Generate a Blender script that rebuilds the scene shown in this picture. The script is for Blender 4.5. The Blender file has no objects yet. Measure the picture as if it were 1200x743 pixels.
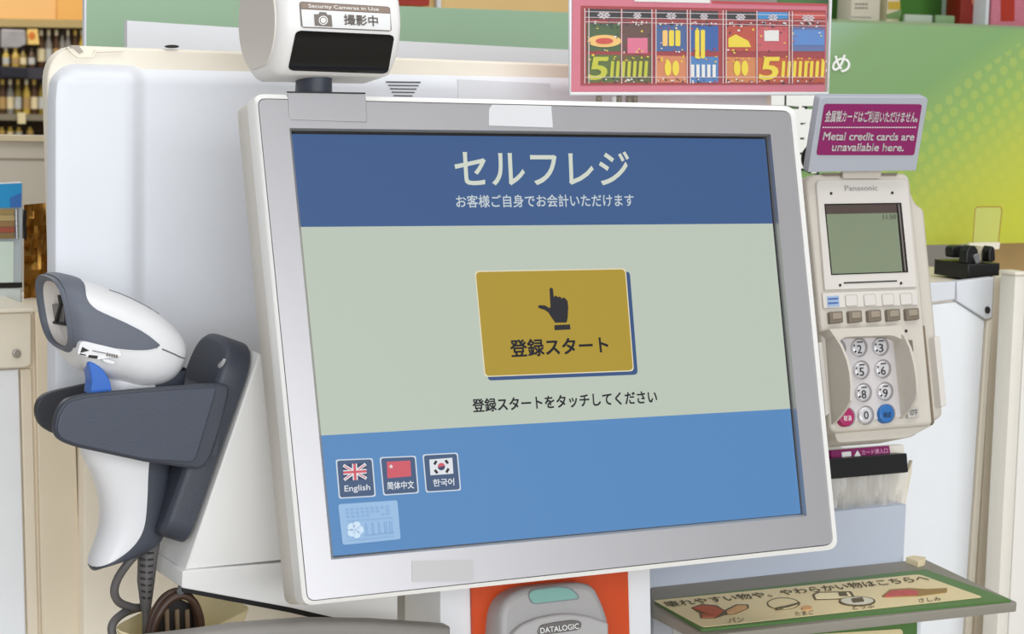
import bpy, bmesh, math, random
from mathutils import Vector, Matrix
random.seed(7)
rad = math.radians
SC = bpy.context.scene
COL = SC.collection

# ------------------------------------------------------------------ camera
Z0 = 1.25                                   # height of the monitor centre above the floor
CAM = Vector((-0.603, -1.071, Z0 + 0.153))
YAW, PITCH, ROLL, FPX = rad(28.05), rad(6.72), rad(1.43), 2570.0
f_ = Vector((math.sin(YAW), math.cos(YAW), 0)); r_ = Vector((math.cos(YAW), -math.sin(YAW), 0)); u_ = Vector((0, 0, 1))
f_, u_ = f_*math.cos(PITCH) - u_*math.sin(PITCH), u_*math.cos(PITCH) + f_*math.sin(PITCH)
r_, u_ = r_*math.cos(ROLL) + u_*math.sin(ROLL), u_*math.cos(ROLL) - r_*math.sin(ROLL)
cd = bpy.data.cameras.new('camera'); cam = bpy.data.objects.new('camera', cd); COL.objects.link(cam)
R3 = Matrix((r_, u_, -f_)).transposed()
cam.matrix_world = Matrix.Translation(CAM) @ R3.to_4x4()
cd.sensor_fit = 'HORIZONTAL'; cd.sensor_width = 36; cd.lens = FPX/1200*36
cd.clip_start = .05; cd.clip_end = 100
cd.dof.use_dof = True; cd.dof.focus_distance = 1.22; cd.dof.aperture_fstop = 36
SC.camera = cam

# ------------------------------------------------------------------ light
SC.view_settings.view_transform = 'Standard'; SC.view_settings.look = 'None'
SC.view_settings.exposure = 0.0; SC.view_settings.gamma = 1.0; SC.view_settings.use_curve_mapping = False
W = bpy.data.worlds.new('shop_ambient'); SC.world = W; W.use_nodes = True
W.node_tree.nodes['Background'].inputs[0].default_value = (.93, .96, 1.0, 1)
W.node_tree.nodes['Background'].inputs[1].default_value = .36

def area(name, loc, target, sx, sy, power, col):
    l = bpy.data.lights.new(name, 'AREA'); l.shape = 'RECTANGLE'; l.size = sx; l.size_y = sy
    l.energy = power; l.color = col
    o = bpy.data.objects.new(name, l); COL.objects.link(o); o.location = loc
    o.rotation_euler = (Vector(target) - Vector(loc)).to_track_quat('-Z', 'Y').to_euler()
    return o
area('front_key_light', (-.75, -3.2, 1.75), (0, 0, 1.35), 4.6, 1.7, 104, (.94, .97, 1.0))  # unseen key light, added and sized for the bezel's left-to-right falloff
area('ceiling_light_bank', (0.4, -0.6, 3.1), (0.4, -0.2, 0), 3.0, 1.2, 26, (1.0, .97, .92))
area('ceiling_light_rear', (0.2, 4.0, 3.2), (0.2, 4.4, 0), 4.0, 2.0, 120, (1.0, .96, .9))

# ------------------------------------------------------------------ materials
def lin(c):
    out = []
    for v in c[:3]:
        v /= 255.0
        out.append(v/12.92 if v <= .04045 else ((v+.055)/1.055)**2.4)
    return (*out, 1)
MATS = {}
def M(name, rgb, rough=.5, metal=0, var=.05, scale=60, bump=0, bscale=900, spec=.5, emit=None, es=1.0, alpha=1, trans=0, ior=1.45):
    if name in MATS: return MATS[name]
    m = bpy.data.materials.new(name); m.use_nodes = True; nt = m.node_tree; b = nt.nodes['Principled BSDF']
    b.inputs['Roughness'].default_value = rough; b.inputs['Metallic'].default_value = metal
    b.inputs['Specular IOR Level'].default_value = spec; b.inputs['IOR'].default_value = ior
    tc = nt.nodes.new('ShaderNodeTexCoord')
    if var:
        n = nt.nodes.new('ShaderNodeTexNoise'); n.inputs['Scale'].default_value = scale; n.inputs['Detail'].default_value = 4
        nt.links.new(tc.outputs['Object'], n.inputs['Vector'])
        r = nt.nodes.new('ShaderNodeMapRange'); r.inputs['To Min'].default_value = 1-var; r.inputs['To Max'].default_value = 1+var
        nt.links.new(n.outputs['Fac'], r.inputs['Value'])
        mx = nt.nodes.new('ShaderNodeVectorMath'); mx.operation = 'SCALE'
        mx.inputs[0].default_value = lin(rgb)[:3]; nt.links.new(r.outputs['Result'], mx.inputs['Scale'])
        nt.links.new(mx.outputs['Vector'], b.inputs['Base Color'])
    else:
        b.inputs['Base Color'].default_value = lin(rgb)
    if bump:
        n2 = nt.nodes.new('ShaderNodeTexNoise'); n2.inputs['Scale'].default_value = bscale
        nt.links.new(tc.outputs['Object'], n2.inputs['Vector'])
        bp = nt.nodes.new('ShaderNodeBump'); bp.inputs['Strength'].default_value = bump; bp.inputs['Distance'].default_value = .0004
        nt.links.new(n2.outputs['Fac'], bp.inputs['Height']); nt.links.new(bp.outputs['Normal'], b.inputs['Normal'])
    if emit:
        b.inputs['Emission Color'].default_value = lin(emit); b.inputs['Emission Strength'].default_value = es
    if alpha < 1: b.inputs['Alpha'].default_value = alpha
    if trans: b.inputs['Transmission Weight'].default_value = trans
    MATS[name] = m
    return m
def E_(name, rgb, es=1.0):                       # a lit area of a screen
    return M(name, (12, 12, 14), rough=.38, var=0, spec=.25, emit=rgb, es=es)

WHITE = M('housing_white_plastic', (219, 222, 228), .42, bump=.12, var=.015)
IVORY = M('ivory_plastic', (232, 224, 208), .45, bump=.1, var=.02)
BEIGE = M('beige_painted_steel', (230, 218, 198), .5, var=.03)
SILVER = M('silver_bezel_paint', (187, 185, 187), .33, metal=.68, var=.02, bump=.04)
SILVER_EDGE = M('white_bezel_rim', (236, 235, 232), .35, var=.01)
SHELL = M('monitor_shell_plastic', (222, 216, 206), .45, var=.02)
BLACK = M('black_plastic', (22, 21, 22), .35, var=.05)
GLOSSBLACK = M('black_smoked_window', (10, 9, 10), .16, var=0)
CHAR = M('charcoal_plastic', (58, 62, 72), .45, var=.06, bump=.25)
GRIP = M('slate_rubber', (98, 103, 114), .55, var=.04, bump=.25)
PWHITE = M('scanner_white_plastic', (224, 224, 226), .3, var=.01)
TERM = M('terminal_beige_plastic', (198, 191, 180), .45, var=.02, bump=.1)
TERM_L = M('terminal_faceplate', (208, 203, 196), .4, var=.02)
TERM_D = M('terminal_key_brown', (118, 108, 94), .4, var=.04)
GREYP = M('blue_grey_panel', (186, 193, 207), .5, var=.02)
TRAY = M('tray_olive_grey', (138, 133, 122), .5, var=.04)
DARKINK = M('dark_ink', (38, 36, 34), .6, var=0)
WINK = M('white_ink', (240, 240, 236), .6, var=0)
GREYINK = M('grey_ink', (120, 112, 106), .6, var=0)
MAGENTA = M('magenta_print', (136, 30, 96), .45, var=.02)
CREAM = M('cream_print', (222, 205, 160), .45, var=.02)
GREENP = M('green_print', (82, 120, 62), .45, var=.03)
CLEAR = M('clear_plastic', (245, 246, 248), .12, var=0, alpha=.22)

# ------------------------------------------------------------------ geometry helpers
def ray(p): return (f_ + r_*((p[0]-600)/FPX) - u_*((p[1]-371.5)/FPX))
class Fr:
    """a real plane in the shop: origin, right, up, normal (towards the customer)"""
    def __init__(s, o, u=(1, 0, 0), v=(0, 0, 1)):
        s.o = Vector(o); s.u = Vector(u).normalized(); s.v = Vector(v).normalized(); s.n = s.u.cross(s.v).normalized()
    def hit(s, p, w=0.0):
        d = ray(p); o = s.o + s.n*w
        return CAM + d*((o-CAM).dot(s.n)/d.dot(s.n))
    def pt(s, a, b, w=0.0): return s.o + s.u*a + s.v*b + s.n*w
def FY(Y, yaw=0.0, at=None):
    u = (math.cos(yaw), math.sin(yaw), 0)
    o = (0, Y, Z0) if at is None else Fr((0, Y, Z0)).hit(at)
    return Fr(o, u)
def FT(px, Y, tilt, yaw=0.0):                    # plane through a point seen at px, standing at depth Y, leaning back by tilt
    o = Fr((0, Y, Z0)).hit(px)
    return Fr(o, (math.cos(yaw), math.sin(yaw), 0), (-math.sin(yaw)*math.sin(tilt), math.cos(yaw)*math.sin(tilt), math.cos(tilt)))
def at(p, Y): return Fr((0, Y, Z0)).hit(p)
def C(base, s, pts): return [(base[0]+x/s, base[1]+y/s) for x, y in pts]
def rnd(pts, r, n=5):
    out = []; N = len(pts)
    rs = r if isinstance(r, (list, tuple)) else [r]*N
    for i in range(N):
        p = Vector(pts[i]).to_2d(); a = Vector(pts[i-1]).to_2d(); b = Vector(pts[(i+1) % N]).to_2d(); rr = rs[i]
        if rr <= 0: out.append(tuple(p)); continue
        da = (a-p); db = (b-p); ra = min(rr, da.length*.48); rb = min(rr, db.length*.48)
        s0 = p + da.normalized()*ra; s1 = p + db.normalized()*rb
        for k in range(n+1):
            t = k/n; out.append(tuple(s0*(1-t)**2 + p*2*t*(1-t) + s1*t*t))
    return out
def ell(cx, cy, rx, ry, n=20, a0=0): return [(cx+rx*math.cos(a0+2*math.pi*k/n), cy+ry*math.sin(a0+2*math.pi*k/n)) for k in range(n)]

def offs(o):
    v = Vector((0, 0, 0))
    while o is not None: v += o.location; o = o.parent
    return v
def tag(o, label=None, cat=None, group=None, kind=None):
    if label: o['label'] = label
    if cat: o['category'] = cat
    if group: o['group'] = group
    if kind: o['kind'] = kind
    return o
def thing(name, label, cat, loc, group=None):
    o = bpy.data.objects.new(name, None); COL.objects.link(o); o.location = loc; o.empty_display_size = .02
    return tag(o, label, cat, group)
def mesh_from_bm(name, bm, mat, parent=None, smooth=True, flatn=None):
    bmesh.ops.recalc_face_normals(bm, faces=bm.faces)
    if parent is None:
        lo = Vector((min(v.co.x for v in bm.verts), min(v.co.y for v in bm.verts), min(v.co.z for v in bm.verts)))
        hi = Vector((max(v.co.x for v in bm.verts), max(v.co.y for v in bm.verts), 0))
        off = Vector(((lo.x+hi.x)/2, (lo.y+hi.y)/2, lo.z))
    else: off = offs(parent)
    bmesh.ops.translate(bm, verts=bm.verts, vec=-off)
    me = bpy.data.meshes.new(name); bm.to_mesh(me); bm.free()
    if smooth:
        me.polygons.foreach_set('use_smooth', [True]*len(me.polygons)); me.set_sharp_from_angle(angle=rad(38))
        if flatn is not None:                      # broad faces stay flat, only the rounded edges are smooth
            me.polygons.foreach_set('use_smooth', [abs(p.normal.dot(flatn)) < .9995 for p in me.polygons])
    me.materials.append(mat)
    o = bpy.data.objects.new(name, me); COL.objects.link(o)
    if parent is None: o.location = off
    else: o.parent = parent
    return o
def prism_bm(bm, front, back, bevel=0, seg=3):
    vf = [bm.verts.new(p) for p in front]; vb = [bm.verts.new(p) for p in back]; N = len(vf)
    ff = bm.faces.new(vf); bm.faces.new(vb[::-1])
    for i in range(N): bm.faces.new((vf[i-1], vf[i], vb[i], vb[i-1]))
    if bevel:
        bmesh.ops.recalc_face_normals(bm, faces=bm.faces)
        bmesh.ops.bevel(bm, geom=list(ff.edges), offset=bevel, segments=seg, affect='EDGES', profile=.5, clamp_overlap=True)
def slab(name, mat, parent, fr, poly, w1, w0, bevel=0, seg=3, r=0, metric=False):
    """a plate lying in frame fr: outline seen at poly, front surface w1 and back surface w0 metres along the normal"""
    if r: poly = rnd(poly, r)
    front = [fr.pt(a, b, w1) for a, b in poly] if metric else [fr.hit(p, w1) for p in poly]
    back = [p - fr.n*(w1-w0) for p in front]
    bm = bmesh.new(); prism_bm(bm, front, back, bevel, seg)
    return mesh_from_bm(name, bm, mat, parent, flatn=fr.n)
def flat(name, mat, parent, fr, poly, w, r=0):   # print or foil lying on a surface, 0.3 mm thick
    return slab(name, mat, parent, fr, poly, w, w-.0003, r=r)
def ring(name, mat, parent, fr, outer, inner, w1, w0, w_in=None):
    """frame between two outlines with the same number of points"""
    bm = bmesh.new(); wi = w1 if w_in is None else w_in
    o1 = [bm.verts.new(fr.hit(p, w1)) for p in outer]; i1 = [bm.verts.new(fr.hit(p, wi)) for p in inner]
    o0 = [bm.verts.new(v.co - fr.n*(w1-w0)) for v in o1]; i0 = [bm.verts.new(v.co - fr.n*(wi-w0)) for v in i1]
    N = len(o1)
    for i in range(N):
        bm.faces.new((o1[i-1], o1[i], i1[i], i1[i-1])); bm.faces.new((i1[i-1], i1[i], i0[i], i0[i-1]))
        bm.faces.new((o1[i], o1[i-1], o0[i-1], o0[i])); bm.faces.new((o0[i-1], i0[i-1], i0[i], o0[i]))
    return mesh_from_bm(name, bm, mat, parent)
def box(name, mat, parent, lo, hi, bevel=0, seg=2):
    bm = bmesh.new(); bmesh.ops.create_cube(bm, size=1)
    for v in bm.verts: v.co = Vector([lo[i] if v.co[i] < 0 else hi[i] for i in range(3)])
    if bevel: bmesh.ops.bevel(bm, geom=list(bm.edges), offset=bevel, segments=seg, affect='EDGES', profile=.5)
    return mesh_from_bm(name, bm, mat, parent)
def tube(name, mat, parent, pts, r, n=10, closed=False, radii=None):
    bm = bmesh.new(); pts = [Vector(p) for p in pts]; N = len(pts); rings = []; up = None
    for i, p in enumerate(pts):
        a = pts[i-1] if (i or closed) else p; b = pts[(i+1) % N] if (i < N-1 or closed) else p
        t = (b-a).normalized()
        if up is None: up = t.orthogonal().normalized()
        up = (up - t*up.dot(t)).normalized(); sd = t.cross(up); rr = radii[i] if radii else r
        rings.append([bm.verts.new(p + (up*math.cos(2*math.pi*k/n) + sd*math.sin(2*math.pi*k/n))*rr) for k in range(n)])
    for i in range(N if closed else N-1):
        A, B = rings[i], rings[(i+1) % N]
        for k in range(n): bm.faces.new((A[k-1], A[k], B[k], B[k-1]))
    if not closed: bm.faces.new(rings[0][::-1]); bm.faces.new(rings[-1])
    return mesh_from_bm(name, bm, mat, parent)
def lathe(bm, prof, c, n=14):
    rings = [[bm.verts.new((c[0]+r*math.cos(2*math.pi*k/n), c[1]+r*math.sin(2*math.pi*k/n), c[2]+z)) for k in range(n)] for r, z in prof]
    for A, B in zip(rings, rings[1:]):
        for k in range(n): bm.faces.new((A[k-1], A[k], B[k], B[k-1]))
    bm.faces.new(rings[0][::-1]); bm.faces.new(rings[-1])
def smooth_path(pts, n=6):
    P = [Vector(p) for p in pts]; out = []
    for i in range(len(P)-1):
        p0, p1, p2, p3 = P[max(i-1, 0)], P[i], P[i+1], P[min(i+2, len(P)-1)]
        for k in range(n):
            t = k/n
            out.append(.5*((2*p1)+(p2-p0)*t+(2*p0-5*p1+4*p2-p3)*t*t+(3*p1-p0-3*p2+p3)*t**3))
    return out + [P[-1]]
def text(name, mat, parent, fr, body, quad, w, bold=0.0, fat=0.0):
    """lettering as a flat mesh fitted between four corners (TL, TR, BR, BL) of its plane"""
    cu = bpy.data.curves.new('lettering', 'FONT'); cu.body = body; cu.resolution_u = 3; cu.offset = bold
    cu.fill_mode = 'FRONT'
    ob = bpy.data.objects.new('lettering', cu); COL.objects.link(ob)
    dg = bpy.context.evaluated_depsgraph_get(); me = bpy.data.meshes.new_from_object(ob.evaluated_get(dg))
    bm = bmesh.new(); bm.from_mesh(me); bpy.data.objects.remove(ob); bpy.data.curves.remove(cu); bpy.data.meshes.remove(me)
    xs = [v.co.x for v in bm.verts]; ys = [v.co.y for v in bm.verts]
    if not xs: bm.free(); return None
    x0, x1, y0, y1 = min(xs), max(xs), min(ys), max(ys)
    if fat:                                        # heavier strokes: the letter laid down again a hair aside
        src = list(bm.verts)+list(bm.edges)+list(bm.faces)
        for dx, dy in ((fat, 0), (0, fat), (fat, fat)):
            g = bmesh.ops.duplicate(bm, geom=src)['geom']
            bmesh.ops.translate(bm, verts=[v for v in g if isinstance(v, bmesh.types.BMVert)], vec=(dx, dy, 0))
    TL, TR, BR, BL = [fr.hit(p, w) for p in quad]
    for v in bm.verts:
        s = (v.co.x-x0)/max(x1-x0, 1e-6); t = (v.co.y-y0)/max(y1-y0, 1e-6)
        v.co = (BL*(1-s)+BR*s)*(1-t) + (TL*(1-s)+TR*s)*t
    return mesh_from_bm(name, bm, mat, parent, smooth=False)
def bil(q, s, t):                                # point inside a pixel quad TL,TR,BR,BL ; t down
    TL, TR, BR, BL = [Vector(p) for p in q]
    return tuple((TL*(1-s)+TR*s)*(1-t) + (BL*(1-s)+BR*s)*t)
def bq(q, s0, s1, t0, t1): return [bil(q, s0, t0), bil(q, s1, t0), bil(q, s1, t1), bil(q, s0, t1)]
def multi(name, mat, parent, fr, polys, w, th=.0003):      # several marks of one print
    bm = bmesh.new()
    for poly in polys:
        a = [fr.hit(p, w) for p in poly]; prism_bm(bm, a, [p - fr.n*th for p in a])
    return mesh_from_bm(name, bm, mat, parent)

# ------------------------------------------------------------------ the shop itself
box('floor', M('floor_vinyl', (196, 188, 174), .4, var=.06, scale=3), None, (-5, -5, -.05), (8, 9, 0))['kind'] = 'structure'
box('wall_back', M('back_wall_paint', (206, 198, 186), .7, var=.03), None, (-5, 8.6, 0), (8, 8.75, 3.2))['kind'] = 'structure'

# green partition board with white lettering ------------------------------------------------
def green_mat():
    m = bpy.data.materials.new('green_gradient_print'); m.use_nodes = True; nt = m.node_tree; b = nt.nodes['Principled BSDF']
    b.inputs['Roughness'].default_value = .45
    tc = nt.nodes.new('ShaderNodeTexCoord'); sp = nt.nodes.new('ShaderNodeSeparateXYZ'); nt.links.new(tc.outputs['Object'], sp.inputs[0])
    def math_(op, a, b2):
        n = nt.nodes.new('ShaderNodeMath'); n.operation = op
        for i, q in enumerate((a, b2)):
            if isinstance(q, (int, float)): n.inputs[i].default_value = q
            else: nt.links.new(q, n.inputs[i])
        return n.outputs[0]
    return m, nt, b, sp, math_
GB = FY(.45)
gm, nt, bs, sp, mt = green_mat()
board = thing('partition_board', 'long green printed partition board with white lettering behind the kiosk', 'board', at((600, 300), .45))
gx0, gz1, gz0 = at((101, 40), .45).x, at((600, 12), .45).z, at((1100, 287), .45).z
pan = box('panel', gm, board, (gx0, .45, gz0), (1.05, .4535, gz1), .0005)
box('edge_strip', WHITE, board, (gx0-.0015, .4495, gz0), (gx0, .454, gz1))
bo = offs(board); pR = at((1200, 280), .45)-bo; pL = at((975, 30), .45)-bo
dx, dz = (pR.x-pL.x), (pR.z-pL.z)
# printed diagonal blend: sage green at the left, yellow green at the lower right
d = mt('ADD', mt('MULTIPLY', mt('SUBTRACT', sp.outputs[0], pL.x), .42/dx), mt('MULTIPLY', mt('SUBTRACT', sp.outputs[2], pL.z), .62/dz))
ramp = nt.nodes.new('ShaderNodeValToRGB'); nt.links.new(d, ramp.inputs[0]); cr = ramp.color_ramp
cr.elements[0].position = 0; cr.elements[0].color = lin((142, 172, 142)); cr.elements[1].position = .95; cr.elements[1].color = lin((200, 204, 66))
for p_, c_ in ((.1, (128, 160, 112)), (.35, (124, 160, 104)), (.55, (148, 178, 92)), (.75, (184, 194, 78))):
    e = cr.elements.new(p_); e.color = lin(c_)
vo = nt.nodes.new('ShaderNodeTexVoronoi'); vo.inputs['Scale'].default_value = 78; vo.inputs['Randomness'].default_value = .12
mp = nt.nodes.new('ShaderNodeMapping'); mp.inputs['Rotation'].default_value = (0, rad(35), 0); mp.inputs['Scale'].default_value = (1, 0, 1)
tcn = [n for n in nt.nodes if n.bl_idname == 'ShaderNodeTexCoord'][0]
nt.links.new(tcn.outputs['Object'], mp.inputs[0]); nt.links.new(mp.outputs[0], vo.inputs['Vector'])
dot = mt('LESS_THAN', vo.outputs['Distance'], .34)
band = mt('MULTIPLY', dot, mt('MULTIPLY', mt('GREATER_THAN', d, .42), .2))
mixn = nt.nodes.new('ShaderNodeMixRGB'); nt.links.new(band, mixn.inputs[0]); nt.links.new(ramp.outputs[0], mixn.inputs[1]); mixn.inputs[2].default_value = lin((206, 206, 84))
nt.links.new(mixn.outputs[0], bs.inputs['Base Color'])
text('lettering', WINK, pan, GB, 'のため', [(925, 62), (997, 64), (996, 85), (924, 84)], .001, bold=.015)
text('lettering_shadow', M('lettering_shadow_ink', (40, 48, 40), .6, var=0), pan, GB, '画面', [(887, 111), (963, 112), (962, 206), (886, 205)], .0008, bold=.02)
text('lettering', WINK, pan, GB, '画面', [(883, 107), (960, 108), (959, 203), (882, 202)], .0012, bold=.045)
slab('backing_board', M('white_card_board', (226, 228, 233), .6, var=.02), None, FY(.32), [(149, 24), (280, 32.5), (470, 48), (700, 60), (700, 180), (149, 180)], .003, -.003)
tag(bpy.data.objects['backing_board'], 'white blank board standing between the kiosk housing and green partition', 'board')

# cabinet row on both sides of the kiosk -----------------------------------------------------
CY = .30; CF = FY(CY)
ctop = at((50, 366), CY).z
CWHITE = M('cabinet_white_panel', (236, 239, 243), .5, var=.02)
CBEIGE = BEIGE
def cab_body(o, x0, x1, depth=.12):
    return box('body', CBEIGE, o, (x0, CY, 0), (x1, CY+depth, ctop), .002)
cx0 = at((-60, 500), CY).x; cx1 = at((88, 500), CY).x
lc = thing('register_cabinet', 'beige cabinet with a round lock and white door under the shelf display, left edge', 'cabinet', (at((20, 500), CY).x, CY, 0), 'cabinets beside the kiosk')
cab_body(lc, cx0, cx1)
slab('corner_plate', IVORY, lc, CF, rnd([(-50, 369), (37, 366), (37, 428), (30, 431), (-50, 434)], [0, 3, 3, 3, 0]), .006, -.001, .0012)
slab('top_cap', IVORY, lc, CF, [(-50, 364), (40, 361), (40, 366), (-50, 369)], .010, -.1, .001)
slab('lock', M('brushed_steel', (176, 172, 166), .35, metal=.6), lc, CF, ell(20, 414.5, 5, 5.4), .008, 0, .0008)
slab('door', CWHITE, lc, CF, [(-50, 437), (22, 433), (31, 760), (-50, 760)], .004, -.001, .001)
slab('door_frame', CBEIGE, lc, CF, [(24, 433), (37, 432), (46, 760), (33, 760)], .003, -.001, .001)
slab('post', M('beige_post', (226, 213, 190), .5, var=.03), lc, CF, [(41, 366), (84, 364), (97, 760), (50, 760)], .004, -.001, .001)
rc = thing('register_cabinet', 'white cabinet with angled corner plate and keyhole behind the card terminal, right side', 'cabinet', (at((1120, 500), CY).x, CY, 0), 'cabinets beside the kiosk')
rx0 = at((890, 500), CY).x; rx1 = at((1215, 500), CY).x
cab_body(rc, rx0, rx1)
slab('corner_plate', WHITE, rc, CF, [(1121.5, 330), (1165, 325), (1163, 372), (1156, 374.5), (1122, 353)], .006, -.001, .001)
slab('side_plate', WHITE, rc, CF, [(1020, 336), (1120, 330), (1119.5, 351), (1085, 356), (1020, 360)], .005, -.001, .001)
slab('lock', DARKINK, rc, CF, ell(1158, 363.5, 2.6, 4.2), .0075, 0)
slab('door', CWHITE, rc, CF, [(900, 370), (1085, 358), (1120, 354), (1154, 376), (1128, 760), (900, 760)], .004, -.001, .001)
slab('post', IVORY, rc, CF, [(1157, 376), (1163.5, 374), (1138, 760), (1131, 760)], .005, -.001, .001)
slab('post', M('beige_post2', (214, 203, 184), .5, var=.03), rc, CF, [(1166, 324), (1190, 322), (1176, 760), (1141, 760)], .003, -.001, .001)
PF = FY(.25)
po = thing('corner_post', 'tall square ivory post at the right edge of the picture', 'post', (at((1200, 500), .25).x, .25, 0))
p0 = at((1190, 323), .25)
box('column', M('post_ivory', (222, 217, 206), .45, var=.02), po, (p0.x, .25, 0), (p0.x+.0115, .268, p0.z), .0015)
box('side_panel', M('post_ivory2', (224, 221, 214), .45, var=.02), po, (p0.x+.0145, .253, 0), (p0.x+.06, .268, p0.z-.002), .0015)
box('cap', IVORY, po, (p0.x-.001, .249, p0.z), (p0.x+.0125, .269, p0.z+.003), .001)

# kiosk housing ---------------------------------------------------------------------------------
HY = .14
kiosk = thing('kiosk_housing', 'large white plastic kiosk housing with rounded corners behind the monitor', 'kiosk', (0, HY+.06, 0))
HF = FY(HY)
rim = rnd([(54, 52), (905, 84), (905, 500), (67, 500)], [48, 10, 4, 10], 10)
slab('rear_shell', IVORY, kiosk, HF, rim, 0, -.010, .004)
box('core', IVORY, kiosk, (at((140, 200), HY).x, HY+.009, at((100, 480), HY).z), (at((880, 200), HY).x, HY+.10, at((500, 110), HY).z), .004)
# front panel: a flat left field that steps back in a soft curve
a = at((63, 200), HY-.012).x; bX = at((150, 200), HY-.012).x; c = at((172, 200), HY-.002).x; eX = at((893, 200), HY-.002).x
zt, zb = at((100, 75), HY-.012).z, at((100, 492), HY-.012).z
xy = [(a, HY+.001), (a+.0005, HY-.009), (a+.0014, HY-.0112), (a+.003, HY-.012), (a+.008, HY-.012), (a+.013, HY-.012), (a+.018, HY-.012), (bX-.003, HY-.012)]
for k in range(1, 9):
    t = k/8; s = t*t*(3-2*t); xy.append((bX + (c-bX)*t, HY-.012 + .008*s))
xy += [(eX, HY-.004), (eX, HY+.001)]
bm = bmesh.new(); rows = []
zprof = [(0, 0, 0), (1, .0, 0)]
nR = 8; rcor = .016
def corner(x, z):                                  # rounds the upper left corner
    dxl = x - a
    if dxl < rcor and z > zt - rcor:
        cxx, czz = a + rcor, zt - rcor
        v = Vector((x-cxx, z-czz)); m_ = max(abs(v.x), abs(v.y))
        if v.length > 1e-9 and m_ > 0: v = v*(m_/v.length)
        return cxx + v.x, czz + v.y
    return x, z
levels = [(zt, .012)] + [(zt-.0012, .007), (zt-.004, .0025), (zt-.008, 0)] + [(zt-.011-k*.01, 0) for k in range(3)] + [(zb, 0)]
xsn = []
for z, back in levels:
    row = []
    for (x, y) in xy:
        X, Zz = corner(x, z); row.append(bm.verts.new((X, max(y, min(HY+.001, y+back)), Zz)))
    rows.append(row)
for A, B in zip(rows, rows[1:]):
    for k in range(len(A)-1): bm.faces.new((A[k], A[k+1], B[k+1], B[k]))
mesh_from_bm('front_panel', bm, WHITE, kiosk)
# latch notch, vent hole, speaker slots, blurred-logo patch and lower column
slab('latch_recess', M('latch_shade_plastic', (168, 160, 148), .5), kiosk, HF, [(82, 53), (92, 53), (98, 61), (93, 63)], .0006, -.002)
slab('latch', IVORY, kiosk, HF, rnd([(78, 55), (86, 60), (93, 65), (109, 65), (112, 58), (145, 58), (145, 60), (113, 61), (110, 67.5), (91, 67.5), (84, 62)], 1), .002, -.002, .0005)
slab('vent_hole', DARKINK, kiosk, HF, ell(202, 54.5, 8, 2), .001, -.001)
SF = FY(HY-.004)
for k in range(5):
    y = 96.2+k*4.0; x0 = 453+k*2.1; x1 = 493-k*2.4
    slab('speaker_slot', M('slot_shadow_grey', (84, 84, 86), .7), kiosk, SF, [(x0, y-.9), (x1, y-.5), (x1, y+.9), (x0, y+.5)], .0003, -.001)
flat('blurred_logo_patch', M('logo_patch_grey', (218, 220, 224), .5, var=.01), kiosk, SF, [(537, 93), (645, 98), (645, 122), (537, 118)], .0004)  # plain faint patch standing in for a blurred-out logo
lx0 = at((98, 600), .285).x
box('lower_column', M('lower_column_ivory', (236, 226, 208), .5, var=.02), kiosk, (lx0, .285, 0), (rx0-.004, .36, at((200, 500), .26).z), .002)
box('support_column', M('support_column_grey', (206, 204, 198), .5, var=.02), kiosk, (at((440, 700), .12).x, .12, 0), (at((1000, 700), .12).x, .20, at((600, 560), .12).z), .002)
slab('grey_panel', GREYP, kiosk, FY(.085), [(700, 624), (1062.5, 591.5), (1057, 700), (690, 740)], 0, -.02, .0008)

# ------------------------------------------------------------------ touchscreen monitor
TILT = rad(14.34)
MF = Fr((0, 0, Z0), (1, 0, 0), (0, math.sin(TILT), math.cos(TILT)))
mon = thing('touchscreen_monitor', 'silver framed self checkout touchscreen monitor leaning back in the centre', 'monitor', MF.pt(0, -.14, -.02))
OUT = [(296.5, 110), (931.5, 124.5), (982, 643.5), (355, 710)]
INN = [(339, 150), (903, 157), (945.5, 605), (388, 656)]
def inset(q, d):
    c = Vector((sum(p[0] for p in q)/4, sum(p[1] for p in q)/4)); out = []
    for p in q:
        v = Vector(p)-c; out.append((p[0]-math.copysign(d, v.x), p[1]-math.copysign(d, v.y)))
    return out
orr = rnd(OUT, 13, 6); o2 = rnd(inset(OUT, 5), 10, 6); i2 = rnd(INN, 1.5, 6)
ring('rim', SILVER_EDGE, mon, MF, orr, o2, -.0008, -.011, .0012)
ring('bezel', SILVER, mon, MF, rnd(inset(OUT, 6.0), 9, 6), i2, .0006, -.009, .0006)
ring('inner_ledge', M('ledge_silver', (178, 176, 172), .4, metal=.3), mon, MF, i2, rnd(inset(INN, 2.6), 1.5, 6), .0004, -.009, -.0032)
sh = [MF.hit(p, 0) for p in orr]
bm = bmesh.new()
sections = [(-.0115, 1.0), (-.027, 1.0), (-.032, .985), (-.045, .90), (-.055, .62)]
cc = sum(sh, Vector())/len(sh); prev = None
for w, s in sections:
    rw = [bm.verts.new(cc + (p-cc)*(s*.996) + MF.n*w) for p in sh]
    if prev:
        for k in range(len(rw)): bm.faces.new((prev[k-1], prev[k], rw[k], rw[k-1]))
    else: bm.faces.new(rw)
    prev = rw
bm.faces.new(prev)
mesh_from_bm('back_shell', bm, SHELL, mon)
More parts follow.
